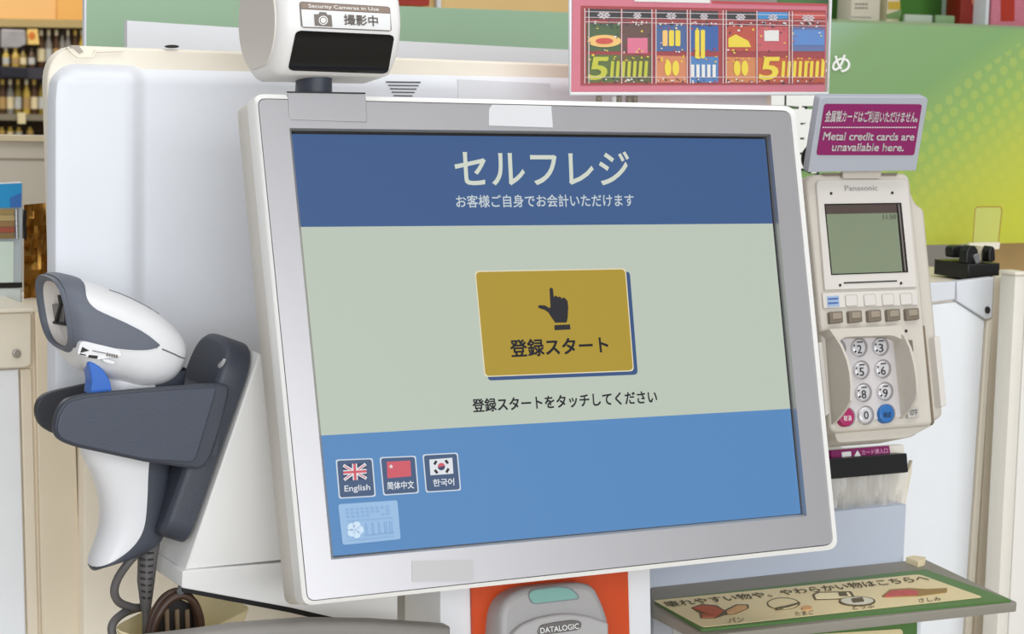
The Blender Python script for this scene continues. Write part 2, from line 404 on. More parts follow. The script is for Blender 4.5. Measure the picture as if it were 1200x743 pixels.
# stand arm behind the monitor
box('stand_arm', SHELL, mon, (-.06, .045, Z0-.06), (.06, .125, Z0+.04), .004)
slab('camera_hatch', SILVER, mon, MF, C((240, 0), 3.993, rnd([(388, 437), (752, 440), (762, 572), (398, 560)], 12)), .0014, -.001, .0004)
flat('hatch_gap', DARKINK, mon, MF, C((240, 0), 3.993, [(384, 427), (752, 433), (752, 440), (384, 434)]), .0008)
slab('paper_label', M('label_paper', (206, 207, 209), .7, var=.01), mon, MF, [(577, 122.5), (646, 124), (648, 149.5), (573, 147), (573, 128)], .0010, .0004)
flat('blurred_logo_patch', M('logo_patch_silver', (180, 178, 178), .4, metal=.4, var=.01), mon, MF, [(483, 657), (555, 656), (555, 681), (483, 682)], .0009)  # made-up grey patch where the bezel's logo is blurred out
# --- display
WS = -.0045
ACT = [(341, 153), (902, 160), (943, 605), (387, 656)]
scr = slab('screen', M('lcd_black_border', (14, 14, 16), .3, var=0), mon, MF, inset(INN, -4), WS, WS-.004)
A2 = [(341.5, 157.0), (896.5, 163.0), (938.5, 602.0), (388.5, 652.0)]
BLUE = E_('screen_blue', (78, 112, 160)); BLUE2 = E_('screen_footer_blue', (88, 136, 188)); MIDC = E_('screen_pale_green', (186, 196, 182))
w1 = WS+.0004
def sflat(name, mat, poly, k=1, r=0): return flat(name, mat, scr, MF, poly, WS+.0004*k, r)
sflat('header_band', E_('screen_header_blue', (62, 92, 138)), [A2[0], A2[1], (905.5, 262), (350, 266)])
sflat('middle_band', MIDC, [(350, 266), (905.5, 262), (926.2, 479), (374.6, 510.5)])
sflat('footer_band', BLUE2, [(374.6, 510.5), (926.2, 479), A2[2], A2[3]])
TXT = E_('screen_title_pale', (206, 212, 198)); INK = E_('screen_dark_ink', (40, 40, 44)); BTN = E_('screen_button_ochre', (172, 146, 50))
def stext(name, mat, body, quad, k=3, bold=0.0, fat=0.0): return text(name, mat, scr, MF, body, quad, WS+.0004*k, bold, fat)
stext('title_text', TXT, 'セルフレジ', [(531.5, 177), (737, 177.5), (738, 217), (534, 218)], bold=.013)
stext('subtitle_text', E_('screen_subtitle_pale', (196, 206, 210)), 'お客様ご自身でお会計いただけます', [(534, 229), (742, 227.5), (743, 242), (535, 243.5)], fat=.02)
sflat('button_shadow', E_('screen_button_shadow', (58, 84, 128)), [(562, 326), (738, 318), (747.5, 439), (572, 446)], 2, 5)
sflat('button_outline', E_('screen_button_outline', (226, 216, 186)), [(556.6, 317.6), (733.4, 314.4), (743, 435), (568, 441.8)], 3, 5)
sflat('start_button', BTN, [(557.8, 318.8), (732.3, 315.6), (741.8, 433.8), (569.2, 440.6)], 4, 5)
hand = [(404, 172), (410, 166), (417, 171), (421, 205), (431, 199), (438, 206), (447, 203), (453, 211), (463, 207), (470, 213), (478, 222), (481, 250), (478, 295), (474, 311), (428, 312), (415, 294), (398, 268), (382, 258), (362, 252), (355, 245), (362, 239), (384, 240), (403, 251), (408, 246)]
sflat('hand_icon', INK, C((530, 290), 3.537, hand), 5)
sflat('hand_cuff', INK, C((530, 290), 3.537, [(424, 322), (488, 319), (490, 340), (425, 343)]), 5)
stext('button_text', INK, '登録スタート', [(597, 399), (711, 394.5), (713, 413.5), (599, 419)], 5, .0, .045)
stext('prompt_text', INK, '登録スタートをタッチしてください', [(553, 468), (769, 457.5), (770, 472.5), (554.5, 483.5)], 3, .0, .04)
LB = (340, 500); LS = 4.615
UI = E_('screen_language_button', (72, 92, 124)); UO = E_('screen_button_edge', (206, 216, 226)); FW = E_('screen_flag_white', (222, 226, 230)); FR_ = E_('screen_flag_red', (206, 92, 104)); FB = E_('screen_flag_blue', (62, 70, 100))
for q in ([(247, 178), (447, 170), (464, 378), (265, 390)], [(485, 165), (680, 157), (697, 360), (505, 373)], [(717, 150), (907, 140), (925, 345), (735, 357)]):
    Q = C(LB, LS, q); sflat('language_button_edge', UO, Q, 2, 3); sflat('language_button', UI, bq(Q, .035, .965, .03, .97), 3, 3)
uk = C(LB, LS, [(286, 204), (411, 197), (416, 285), (291, 293)])
sflat('flag_field', FB, uk, 4)
def bar(q, a_, b_, th):                             # bar inside a flag from (s,t) to (s,t)
    p0, p1 = Vector(bil(q, *a_)), Vector(bil(q, *b_)); n = (p1-p0).normalized(); n = Vector((-n.y, n.x))*th/2
    return [tuple(p0+n), tuple(p1+n), tuple(p1-n), tuple(p0-n)]
multi('flag_white_cross', FW, scr, MF, [bar(uk, (.02, .06), (.98, .94), 3.4), bar(uk, (.02, .94), (.98, .06), 3.4), bar(uk, (.5, 0), (.5, 1), 5.6), bar(uk, (0, .5), (1, .5), 5.4)], WS+.0004*5)
multi('flag_red_cross', FR_, scr, MF, [bar(uk, (.5, 0), (.5, 1), 2.8), bar(uk, (0, .5), (1, .5), 2.8), bar(uk, (.06, .1), (.34, .38), 1), bar(uk, (.94, .9), (.66, .62), 1), bar(uk, (.06, .9), (.34, .62), 1), bar(uk, (.94, .1), (.66, .38), 1)], WS+.0004*6)
cn = C(LB, LS, [(524, 190), (650, 183), (655, 268), (527, 279)])
sflat('flag_field', FR_, cn, 4)
st = bil(cn, .17, .3); sflat('flag_star', FW, [(st[0]+(2.6 if k % 2 == 0 else 1.1)*math.sin(k*math.pi/5), st[1]-(2.6 if k % 2 == 0 else 1.1)*math.cos(k*math.pi/5)) for k in range(10)], 5)
kr = C(LB, LS, [(754, 178), (877, 168), (883, 254), (760, 263)])
sflat('flag_field', FW, kr, 4)
kc = bil(kr, .5, .5); sflat('flag_disc', FR_, ell(kc[0], kc[1], 4.2, 4.4), 5)
sflat('flag_disc_lower', FB, [(kc[0]+4.2*math.cos(t*math.pi/10-.2), kc[1]+4.4*math.sin(t*math.pi/10-.2)) for t in range(11)], 6)
multi('flag_bars', INK, scr, MF, [bar(kr, a_, b_, 2.8) for a_, b_ in (((.2, .34), (.3, .12)), ((.7, .12), (.8, .34)), ((.2, .68), (.31, .9)), ((.7, .9), (.81, .66)))], WS+.0004*5)
stext('language_text', FW, 'English', C(LB, LS, [(293, 319), (432, 311), (434, 352), (295, 362)]), 4, .01)
stext('language_text', FW, '简体中文', C(LB, LS, [(524, 300), (668, 293), (670, 334), (526, 342)]), 4, 0, .03)
stext('language_text', FW, '한국어', C(LB, LS, [(772, 286), (885, 279), (887, 318), (774, 325)]), 4, 0, .03)
stk = C(LB, LS, [(260, 420), (580, 398), (598, 608), (285, 640)])
stq = slab('security_sticker', M('clear_sticker', (120, 146, 172), .4, var=.02, emit=(112, 150, 188), es=.42), mon, MF, rnd(stk, 3), WS+.0012, WS+.0006)
SM = M('sticker_mark', (112, 140, 172), .5, var=0, emit=(90, 124, 162), es=.5)
marks = []
for k in range(9):
    for row in range(3): 
        if random.random() < .85: marks.append(bq(stk, .12+k*.085, .12+k*.085+.05, .12+row*.09, .12+row*.09+.05))
for k, x in enumerate((.42, .53, .64, .74, .83)):
    marks.append(bq(stk, x, x+.035+.02*(k > 2), .52, .82)); marks.append(bq(stk, x-.03, x+.07, .80, .83))
marks.append(bq(stk, .12, .9, .42, .435)); marks.append(bq(stk, .12, .9, .9, .912))
multi('sticker_marks', SM, stq, MF, marks, WS+.0015)
fc = bil(stk, .24, .66); multi('sticker_flower', M('sticker_pale', (170, 184, 196), .5, var=0, emit=(150, 175, 200), es=.4), stq, MF, [ell(fc[0]+5.5*math.cos(k*math.tau/5), fc[1]+5.5*math.sin(k*math.tau/5), 4.6, 4.8, 10) for k in range(5)], WS+.0016)

# ------------------------------------------------------------------ security camera on top of the monitor
scx = thing('security_camera', 'white drum shaped security camera with black window on top of the monitor', 'camera', MF.pt(-.12, .13, -.03))
AY = .053; DR = .034
fl = at((344, 26), AY-DR); fr2 = at((470.5, 26), AY-DR); zc = fl.z
xl, xr = fl.x-.007, fr2.x+.001
def drum_prof(r, n=40, cut=True):
    """cross-section (y, z): round drum whose underside is cut flat, sloping back and down"""
    pts = []
    for k in range(n):
        t = 2*math.pi*k/n; y, z = -r*math.cos(t), r*math.sin(t)
        zmin = -.0285*(r/DR) - (y + .0157)*.16
        pts.append((y, max(z, zmin) if cut else z))
    return pts
bm = bmesh.new(); prev = None
for x, s in ((xl, .80), (xl+.0012, .87), (xl+.0035, .95), (xl+.007, 1), (xr-.004, 1), (xr-.0015, .97), (xr, .90)):
    rw = [bm.verts.new((x, AY+y, zc+z)) for y, z in drum_prof(DR*s)]
    if prev:
        for k in range(len(rw)): bm.faces.new((prev[k-1], prev[k], rw[k], rw[k-1]))
    else: bm.faces.new(rw)
    prev = rw
bm.faces.new(prev)
drum = mesh_from_bm('drum_body', bm, M('camera_white_plastic', (232, 230, 228), .35, var=.01), scx)
bm = bmesh.new(); A_ = [bm.verts.new((xl-.0008, AY+y, zc+z)) for y, z in drum_prof(DR*.79)]; B_ = [bm.verts.new((xl+.001, AY+y, zc+z)) for y, z in drum_prof(DR*.82)]
bm.faces.new(A_); [bm.faces.new((A_[k-1], A_[k], B_[k], B_[k-1])) for k in range(len(A_))]
mesh_from_bm('end_cap', bm, M('camera_cap_beige', (216, 210, 202), .4, var=.01), scx)
def wrap(name, mat, parent, poly, lift, sub=10, rc=(0, 0)):
    """a patch bent round the drum: poly in pixels as seen on the drum's front, subdivided down the curve"""
    q = poly; bm = bmesh.new(); grid = []
    for j in range(sub+1):
        row = []
        for i in range(7):
            t_ = j/sub; e_ = max(0, 1-min(t_, 1-t_)/rc[1]) if rc[1] else 0; in_ = rc[0]*(1-math.sqrt(max(0, 1-e_*e_)))
            p = bil(q, in_+(1-2*in_)*i/6, t_); d = ray(p)
            # meet the cylinder about X through (AY, zc)
            R = DR+lift; oy, oz = CAM.y-AY, CAM.z-zc; aa = d.y*d.y+d.z*d.z; bb = oy*d.y+oz*d.z; c_ = oy*oy+oz*oz-R*R
            disc = max(bb*bb-aa*c_, 0); t = (-bb-math.sqrt(disc))/aa
            row.append(bm.verts.new(CAM+d*t))
        grid.append(row)
    for A, B in zip(grid, grid[1:]):
        for i in range(6): bm.faces.new((A[i], A[i+1], B[i+1], B[i]))
    return mesh_from_bm(name, bm, mat, parent)
K3 = (270, 0); S3 = 5.714
wrap('window', GLOSSBLACK, scx, C(K3, S3, [(440, 203), (1100, 234), (1054, 496), (384, 472)]), .0004, 36, (.05, .12))
lab = wrap('label_plate', GREYINK, scx, C(K3, S3, [(461, 9), (1069, 45), (1080, 211), (474, 185)]), .0005, 24, (.025, .1))
wrap('label_field', M('label_white', (228, 228, 228), .5, var=0), lab, C(K3, S3, [(474, 62), (1070, 92), (1072, 203), (484, 178)]), .0008)
wrap('label_band', M('label_taupe', (142, 124, 112), .5, var=0), lab, C(K3, S3, [(470, 16), (1062, 50), (1068, 88), (474, 58)]), .0008)
# lettering on the label, laid on the tangent plane of the drum's upper front
TP = Fr((0, AY-DR-.0012, zc), (1, 0, 0), (0, 0, 1))
def dtext(name, mat, body, q, bold=0, fat=0):
    o = text(name, mat, lab, TP, body, C(K3, S3, q), 0, bold, fat)
    off = offs(lab)
    for v in o.data.vertices:                      # bend the letters onto the drum
        p = v.co+off; dz = p.z-zc; y = AY-math.sqrt(max((DR+.0011)**2-dz*dz, 0)); v.co = Vector((p.x, y, p.z))-off
    return o
dtext('lettering', WINK, 'Security Cameras in Use', [(528, 26), (998, 50), (1000, 80), (530, 58)], .003)
dtext('lettering', GREYINK, '撮影中', [(760, 98), (985, 108), (988, 178), (763, 166)], 0, .045)
wrap('camera_icon', GREYINK, lab, C(K3, S3, [(560, 95), (676, 100), (684, 180), (566, 172)]), .0011, 4)
wrap('camera_icon_hump', GREYINK, lab, C(K3, S3, [(598, 80), (640, 82), (650, 100), (588, 97)]), .0011, 2)
def wdisc(name, mat, cx, cy, r, lift):
    bm = bmesh.new(); vs = []
    for k in range(20):
        d = ray((K3[0]+(cx+r*math.cos(k*math.tau/20))/S3, K3[1]+(cy+r*math.sin(k*math.tau/20))/S3)); R = DR+lift
        oy, oz = CAM.y-AY, CAM.z-zc; aa = d.y*d.y+d.z*d.z; bb = oy*d.y+oz*d.z; t = (-bb-math.sqrt(max(bb*bb-aa*(oy*oy+oz*oz-R*R), 0)))/aa
        vs.append(bm.verts.new(CAM+d*t))
    bm.faces.new(vs); mesh_from_bm(name, bm, mat, lab)
wdisc('icon_ring', WINK, 622, 136, 31, .0014); wdisc('icon_gap', GREYINK, 622, 136, 24, .0016); wdisc('icon_lens', WINK, 622, 136, 18, .0018)
nk = at((366, 102), AY)
bm = bmesh.new(); lo_ = zc-DR*1.25
for s0 in (0,):
    fr_a = [Vector((nk.x+.0095*math.cos(t), AY-.002+.012*math.sin(t), zc-.027)) for t in [k*math.tau/20 for k in range(20)]]
    prism_bm(bm, fr_a, [Vector((p.x+(p.x-nk.x)*.05, p.y, MF.pt(0, .136).z)) for p in fr_a])
mesh_from_bm('neck', bm, CHAR, scx)

# ------------------------------------------------------------------ card terminal, its sign and card slot
TF = FT((1012, 350), .04, rad(16.5))
term = thing('card_terminal', 'beige card payment terminal with keypad and small green display right of the monitor', 'card terminal', TF.pt(.01, -.09, -.03))
T2 = (935, 190); TS = 4.372; T3 = (935, 360); T8 = (930, 340); S8 = 4.444
slab('rear_body', TERM, term, TF, rnd([(952, 204), (1060, 204), (1074, 238), (1084, 245), (1096, 370), (1106, 487), (1071, 512), (984, 519), (962, 420)], [6, 6, 4, 5, 3, 6, 6, 6, 4]), -.010, -.042, .003)
slab('front_body', TERM, term, TF, rnd([(944.5, 204), (1066, 202.5), (1081, 345), (1094.5, 498), (974, 507.5)], [13, 10, 4, 5, 10]), 0, -.020, .003)
slab('chin', TERM, term, TF, rnd([(974, 495), (1094, 486), (1092, 499), (1064, 513), (982, 519)], [2, 2, 2, 5, 5]), -.006, -.030, .002)
face = slab('faceplate', TERM_L, term, TF, rnd(C(T2, TS, [(95, 92), (562, 88), (611, 640), (140, 655)]), [7, 7, 1, 1]), .0022, -.001, .0008)
dsp = C(T2, TS, [(137, 214), (530, 208), (566, 564), (172, 578)])
disp = slab('display', M('display_frame_dark', (34, 30, 28), .3, var=0), term, TF, dsp, .0026, .001)
q = [bil(dsp, .012, .02), bil(dsp, .93, .02), bil(dsp, .925, .985), bil(dsp, .012, .985)]
flat('display_field', M('lcd_green', (122, 132, 108), .3, var=.02), disp, TF, q, .0030)
flat('display_band', M('lcd_brown', (78, 66, 60), .3, var=.05), disp, TF, bq(q, 0, 1, 0, .125), .0033)
flat('display_bezel_line', M('lcd_grey_line', (110, 104, 98), .4, var=0), disp, TF, bq(dsp, .955, .975, .02, .98), .0031)
text('display_text', M('lcd_ink', (88, 88, 78), .5, var=0), disp, TF, '11:50', bq(q, .80, .985, .15, .22), .0034)
text('maker_name', M('soft_grey_ink', (150, 144, 140), .6, var=0), face, TF, 'Panasonic', C(T2, TS, [(240, 120), (408, 118), (410, 145), (243, 147)]), .0026, .006)
for k, (x, y) in enumerate([(172, 160), (485, 157), (218, 630), (530, 620)]):
    slab('screw_hole', DARKINK, face, TF, C(T2, TS, ell(x, y, 6, 7.5, 12)), .0027, .001)
slab('sensor_slot', DARKINK, face, TF, C(T2, TS, [(237, 615), (508, 605), (509, 611), (238, 622)]), .0027, .001)
for a0, a1 in ((130, 252), (388, 512)):
    slab('top_notch', M('notch_taupe', (128, 116, 106), .5), term, TF, C(T2, TS, [(a0, 57), (a1, 54), (a1-6, 68), (a0+8, 69)]), .0008, -.003)
slab('label_strip', TERM_L, term, TF, C(T8, S8, rnd([(150, 14), (645, -5), (650, 78), (158, 95)], 6)), .0015, -.001, .0005)
slab('card_brand_sticker', M('pale_blue_sticker', (156, 176, 204), .4, var=.03), term, TF, C(T8, S8, [(175, 32), (236, 28), (240, 84), (179, 89)]), .0019, .001)
multi('sticker_stripes', M('sticker_blue', (76, 106, 160), .4, var=0), term, TF, [C(T8, S8, [(180, y), (233, y-3), (233, y+6), (181, y+9)]) for y in (42, 64)], .0022)
for x0 in (268, 364, 459, 553):
    dy = -(x0-268)*.027
    padq = C(T8, S8, rnd([(x0, 25+dy), (x0+62, 22+dy), (x0+67, 82+dy), (x0+5, 86+dy)], 9))
    slab('pad_edge', M('pad_edge_taupe', (176, 166, 152), .5), term, TF, padq, .0019, .001)
    slab('blank_pad', TERM_L, term, TF, C(T8, S8, rnd([(x0+3, 28+dy), (x0+59, 25+dy), (x0+64, 79+dy), (x0+8, 83+dy)], 8)), .0023, .001)
for k, x0 in enumerate((188, 288, 388, 487, 585)):
    dy = -k*4.2
    kw = slab('function_key', TERM_D, term, TF, C(T8, S8, rnd([(x0, 113+dy), (x0+68, 108+dy), (x0+73, 168+dy), (x0+5, 175+dy)], 7)), .0030, -.001, .0008)
    slab('key_top', M('key_top_taupe', (150, 138, 122), .35), kw, TF, C(T8, S8, rnd([(x0+16, 120+dy), (x0+62, 116+dy), (x0+64, 148+dy), (x0+18, 152+dy)], 5)), .0036, .002, .0004)
# keypad
slab('keypad_field', M('keypad_grey', (196, 191, 190), .45, var=.02), term, TF, C(T8, S8, [(195, 232), (520, 222), (562, 660), (240, 690)]), .0012, -.001)
KEYM = M('key_silver', (206, 204, 206), .25, metal=.25, var=.02)
KED = M('key_socket_grey', (140, 134, 134), .4)
names = [['1', '2', '3'], ['4', '5', '6'], ['7', '8', '9'], ['C', '0', 'E']]
for r in range(4):
    for c_ in range(3):
        x = 345+r*11.5+(c_-1)*112; y = 298+r*117.5-(c_-1)*6
        if r == 3 and c_ == 0: x, y = 282, 660
        if r == 3 and c_ == 2: x, y = 490, 642
        nm = names[r][c_]
        slab('key_socket', KED, term, TF, C(T8, S8, ell(x, y, 41, 50, 22)), .0016, -.001)
        km = KEYM if nm not in 'CE' else (M('key_magenta', (160, 38, 92), .35, var=.03) if nm == 'C' else M('key_blue', (44, 104, 168), .35, var=.03))
        rr = 35 if nm not in 'CE' else 40
        key = slab('key', km, term, TF, C(T8, S8, ell(x-2, y, rr, rr*1.24, 22)), .0040, -.001, .0012)
        if nm in 'CE':
            text('key_text', DARKINK if nm == 'E' else WINK, key, TF, '確認' if nm == 'E' else '取消', C(T8, S8, [(x-22, y-6), (x+18, y-8), (x+20, y+20), (x-20, y+22)]), .0044)
        else:
            w_ = 7 if nm == '1' else 13
            text('key_text', DARKINK, key, TF, nm, C(T8, S8, [(x-w_-2, y-12), (x+w_-4, y-13), (x+w_, y+30), (x-w_+2, y+32)] if nm != '0' else [(x-14, y-20), (x+10, y-21), (x+13, y+20), (x-11, y+22)]), .0044, .003)
            if nm not in '10': multi('key_dots', DARKINK, key, TF, [C(T8, S8, ell(x-28, y-10, 4, 5, 8)), C(T8, S8, ell(x-22, y+22, 5, 6, 8)), C(T8, S8, [(x-14, y-30), (x+14, y-31), (x+14, y-25), (x-14, y-24)])], .0043)
slab('side_key', TERM_D, term, TF, C(T8, S8, rnd([(590, 262), (620, 258), (626, 318), (600, 322)], 6)), .0020, -.001, .0004)
gk = slab('side_key', M('side_key_grey', (186, 182, 176), .4), term, TF, C(T8, S8, rnd([(592, 612), (652, 606), (656, 660), (598, 668)], 6)), .0030, -.001, .0006)
text('key_text', DARKINK, gk, TF, '印字', C(T8, S8, [(606, 622), (645, 618), (647, 650), (609, 655)]), .0034)
slab('indicator_hole', DARKINK, term, TF, C(T8, S8, ell(588, 212, 6, 8, 10)), .0008, -.001)
slab('seam', M('seam_brown', (120, 106, 90), .6), term, TF, C(T8, S8, [(676, 185), (683, 184), (733, 690), (724, 702)]), .0004, -.002)
# privacy hood: a raised bar and two upright wings with curved edges
def wing(name, base_px, tip_px):
    """upright wall on the terminal face: base_px lies on the face, tip_px is the free edge as seen"""
    bm = bmesh.new(); A = []; B = []
    b0, b1 = TF.hit(base_px[0]), TF.hit(base_px[1]); axis = (b1-b0).normalized()
    side = Fr(b0, axis, TF.n)                      # plane of the wall
    for p in tip_px:
        d = ray(p); n = axis.cross(TF.n); A.append(CAM+d*((b0-CAM).dot(n)/d.dot(n)))
    poly = [b0]+A+[b1]; n = axis.cross(TF.n).normalized()
    prism_bm(bm, [p+n*.0009 for p in poly], [p-n*.0009 for p in poly])
    return mesh_from_bm(name, bm, TERM, term)
hood = C(T8, S8, rnd([(186, 203), (556, 184), (600, 250), (575, 262), (520, 235), (270, 243), (246, 258), (240, 280)], [4, 6, 8, 4, 24, 24, 6, 2]))
slab('hood_bar', TERM, term, TF, hood, .010, -.001, .002)
def wpx(l): return C(T8, S8, l)
wing('hood_wing', wpx([(168, 222), (205, 702)]), wpx([(180, 205), (215, 235), (250, 290), (280, 360), (296, 430), (302, 500), (300, 575), (282, 610), (245, 660)]))
wing('hood_wing', wpx([(514, 222), (560, 672)]), wpx([(540, 205), (580, 240), (608, 300), (630, 380), (642, 460), (646, 540), (638, 570), (605, 625)]))
slab('side_clip', TERM_L, term, TF, C(T8, S8, rnd([(733, 242), (762, 238), (797, 600), (770, 612)], 8)), -.004, -.02, .0015)
slab('side_clip', TERM_L, term, TF, C(T8, S8, rnd([(130, 272), (150, 270), (188, 640), (168, 655)], 6)), .001, -.02, .0015)
# arm that carries the terminal down to the counter
sl = TF.pt(-.005, -.10, -.04)
sl = TF.pt(.0, .0, -.04)
box('support_arm', TERM, term, (sl.x-.02, sl.y, sl.z-.03), (sl.x+.02, CY-.006, sl.z+.02), .002)

SG = FT((1015, 160), .045, rad(-17))
sign = thing('notice_sign', 'silver framed magenta notice about metal credit cards above the terminal', 'sign', SG.hit((1010, 201)))
K4 = (900, 0); S4 = 3.993
fm = slab('frame', M('sign_silver', (184, 188, 198), .38, metal=.2, var=.02), sign, SG, rnd([(961, 113.5), (1088, 114), (1073.5, 200), (947, 202)], [5, 5, 1, 1]), 0, -.006, .001)
fld = slab('notice_field', MAGENTA, sign, SG, rnd(C(K4, S4, [(266, 487), (721, 489), (684, 727), (228, 726)]), 3), .0006, -.0005)
text('lettering', WINK, fld, SG, '金属製カードはご利用いただけません。', C(K4, S4, [(274, 518), (704, 524), (697, 574), (264, 572)]), .0010, 0, .035)
multi('dotted_line', WINK, fld, SG, [C(K4, S4, [(258+k*11, 594), (263+k*11, 594), (262+k*11, 599), (257+k*11, 599)]) for k in range(40)], .0010)
text('lettering', WINK, fld, SG, 'Metal credit cards are', C(K4, S4, [(262, 620), (686, 624), (681, 658), (255, 656)]), .0010, 0, .032)
text('lettering', WINK, fld, SG, 'unavailable here.', C(K4, S4, [(303, 670), (638, 674), (632, 708), (297, 707)]), .0010, 0, .032)
slab('stem', TERM, sign, SG, [(990, 190), (1034, 190), (1032, 209), (988, 209)], -.006, -.009)
cl = tube('cable_loop', BLACK, None, smooth_path([at(p, .06) for p in [(950, 172), (944, 180), (943, 188), (946, 196), (950, 200)]]), .0022)
tag(cl, 'short black cable loop between the monitor edge and notice sign', 'cable')

SLF = FT((1010, 560), .098, rad(8))
slot = thing('card_slot_unit', 'black card insertion slot with magenta label below the terminal', 'card slot', SLF.hit((1015, 640)))
K5 = (940, 500); S5 = 4.372
slab('mount', M('slot_mount_ivory', (224, 218, 208), .5), slot, SLF, C(K5, S5, [(100, 122), (522, 92), (528, 150), (100, 180)]), -.004, -.014, .001)
slab('slot_body', BLACK, slot, SLF, C(K5, S5, rnd([(100, 170), (537, 136), (545, 234), (100, 273)], 5)), .008, -.02, .0015)
pl = slab('label_plate', MAGENTA, slot, SLF, C(K5, S5, [(150, 122), (446, 98), (452, 138), (150, 163)]), 0, -.005)
text('lettering', M('label_pink_ink', (226, 170, 200), .5, var=0), pl, SLF, 'カード挿入口', C(K5, S5, [(305, 120), (437, 109), (439, 136), (307, 147)]), .0004, .004)
flat('arrow_mark', WINK, pl, SLF, C(K5, S5, [(284, 122), (302, 150), (266, 153)]), .0004)
flat('card_mark', WINK, pl, SLF, C(K5, S5, [(203, 131), (250, 127), (252, 152), (205, 156)]), .0004)
slab('backing_plate', M('slot_back_ivory', (218, 208, 190), .4, var=.05, scale=40), slot, SLF, C(K5, S5, [(100, 262), (548, 222), (566, 172), (560, 240), (524, 420), (100, 450)]), -.008, -.012)
sleeve_m = M('sleeve_clear_plastic', (236, 234, 230), .08, var=0, alpha=.45)
bm = bmesh.new(); rows_ = []
for j, t in enumerate((0, .33, .66, 1)):
    row = []
    for k in range(25):
        s = k/24; p = bil(C(K5, S5, [(110, 262), (546, 228), (526, 404), (110, 440)]), s, t)
        row.append(bm.verts.new(SLF.hit(p, .004+.0022*math.sin(s*26+t*1.5)*(.4+t))))
    rows_.append(row)
for A, B in zip(rows_, rows_[1:]):
    for k in range(24): bm.faces.new((A[k], A[k+1], B[k+1], B[k]))
bmesh.ops.solidify(bm, geom=list(bm.faces), thickness=.0004)
mesh_from_bm('clear_sleeve', bm, sleeve_m, slot)

# ------------------------------------------------------------------ price card holder behind the monitor top
PO = Fr(at((668, 107), .085), (math.cos(rad(8)), math.sin(rad(8)), 0))
pop = thing('price_card_holder', 'clear acrylic holder with a red framed colourful price card above the monitor', 'sign holder', PO.hit((722, 120)))
K6 = (640, 0); S6 = 3.3306
cardq = C(K6, S6, [(100, -16), (1098, 18), (1090, 358), (96, 362)])
pp = slab('card', M('pop_pink', (206, 112, 130), .5, var=.05), pop, PO, cardq, 0, -.0008)
flat('card_top_band', M('pop_crimson', (184, 52, 62), .5, var=.05), pp, PO, C(K6, S6, [(650, 3), (1096, 15), (1096, 24), (650, 14)]), .0004)
flat('card_field', M('pop_red_field', (158, 50, 52), .5, var=.08), pp, PO, C(K6, S6, [(136, 22), (1092, 40), (1086, 330), (136, 334)]), .0004)
cols = [(160, 290), (300, 412), (428, 548), (560, 672), (700, 818), (826, 944), (958, 1088)]
pc = lambda n, c: M('pop_'+n, c, .5, var=.10, scale=300)
def cell(name, col, x0, x1, y0, y1, w, r=0):
    sh_ = lambda x: (x-136)*.018
    flat(name, col, pp, PO, C(K6, S6, rnd([(x0, y0+sh_(x0)), (x1, y0+sh_(x1)), (x1, y1), (x0, y1)], r) if r else [(x0, y0+sh_(x0)), (x1, y0+sh_(x1)), (x1, y1), (x0, y1)]), w)
heads = ['dark']*5+['sky', 'brick']; HC = {'dark': (34, 31, 36), 'sky': (44, 140, 200), 'brick': (196, 74, 62)}
body_c = [(66, 92, 50), (96, 64, 54), (62, 92, 146), (40, 88, 158), (184, 70, 46), (196, 84, 92), (92, 110, 160)]
low_c = [(84, 104, 36), (90, 88, 34), (206, 128, 84), (70, 124, 182), (204, 128, 74), (190, 84, 36), (184, 78, 36)]
for k, (x0, x1) in enumerate(cols):
    cell('price_cell_header', pc('head_'+heads[k], HC[heads[k]]), x0, x1, 34, 74, .0008)
    cell('price_cell', pc('body%d' % k, body_c[k]), x0, x1, 90, 200, .0008)
    cell('price_cell_lower', pc('low%d' % k, low_c[k]), x0, x1, 212, 322, .0008)
    text('price_header_text', M('pop_pale_ink', (206, 196, 200), .6, var=0), pp, PO, '※', C(K6, S6, [(x0+40, 42+x0*.016), (x1-40, 42+x0*.016), (x1-40, 72+x0*.012), (x0+40, 72+x0*.012)]), .0012, .01)
YEL = M('pop_yellow', (232, 208, 52), .5, var=.05); LIME = M('pop_lime', (190, 190, 48), .5, var=.08); PEACH = M('pop_peach', (236, 190, 110), .5, var=.05); PINKC = M('pop_rose', (216, 110, 140), .5, var=.05); PALE = M('pop_pale', (226, 224, 220), .5, var=.03); BLU = M('pop_blue', (84, 132, 196), .5, var=.05)
flat('product_picture', PEACH, pp, PO, C(K6, S6, ell(228, 160, 66, 24, 22)), .0012)
flat('product_picture', M('pop_red', (200, 70, 60), .5), pp, PO, C(K6, S6, ell(228, 160, 34, 12, 18)), .0016)
flat('product_picture', PINKC, pp, PO, C(K6, S6, [(318, 148), (396, 148), (396, 208), (318, 208)]), .0012)
for x in (455, 480, 505): flat('product_picture', YEL if x > 470 else PEACH, pp, PO, C(K6, S6, rnd([(x, 118), (x+19, 118), (x+19, 180), (x, 180)], 6)), .0012)
for x in (582, 604): flat('product_picture', YEL, pp, PO, C(K6, S6, rnd([(x, 116), (x+16, 116), (x+16, 228), (x, 228)], 6)), .0012)
flat('product_picture', YEL, pp, PO, C(K6, S6, [(712, 150), (740, 134), (790, 160), (800, 184), (712, 184)]), .0012)
flat('product_picture', PALE, pp, PO, C(K6, S6, [(852, 118), (908, 118), (908, 160), (852, 160)]), .0012)
flat('product_picture', BLU, pp, PO, C(K6, S6, [(966, 116), (1086, 118), (1086, 176), (966, 176)]), .0012)
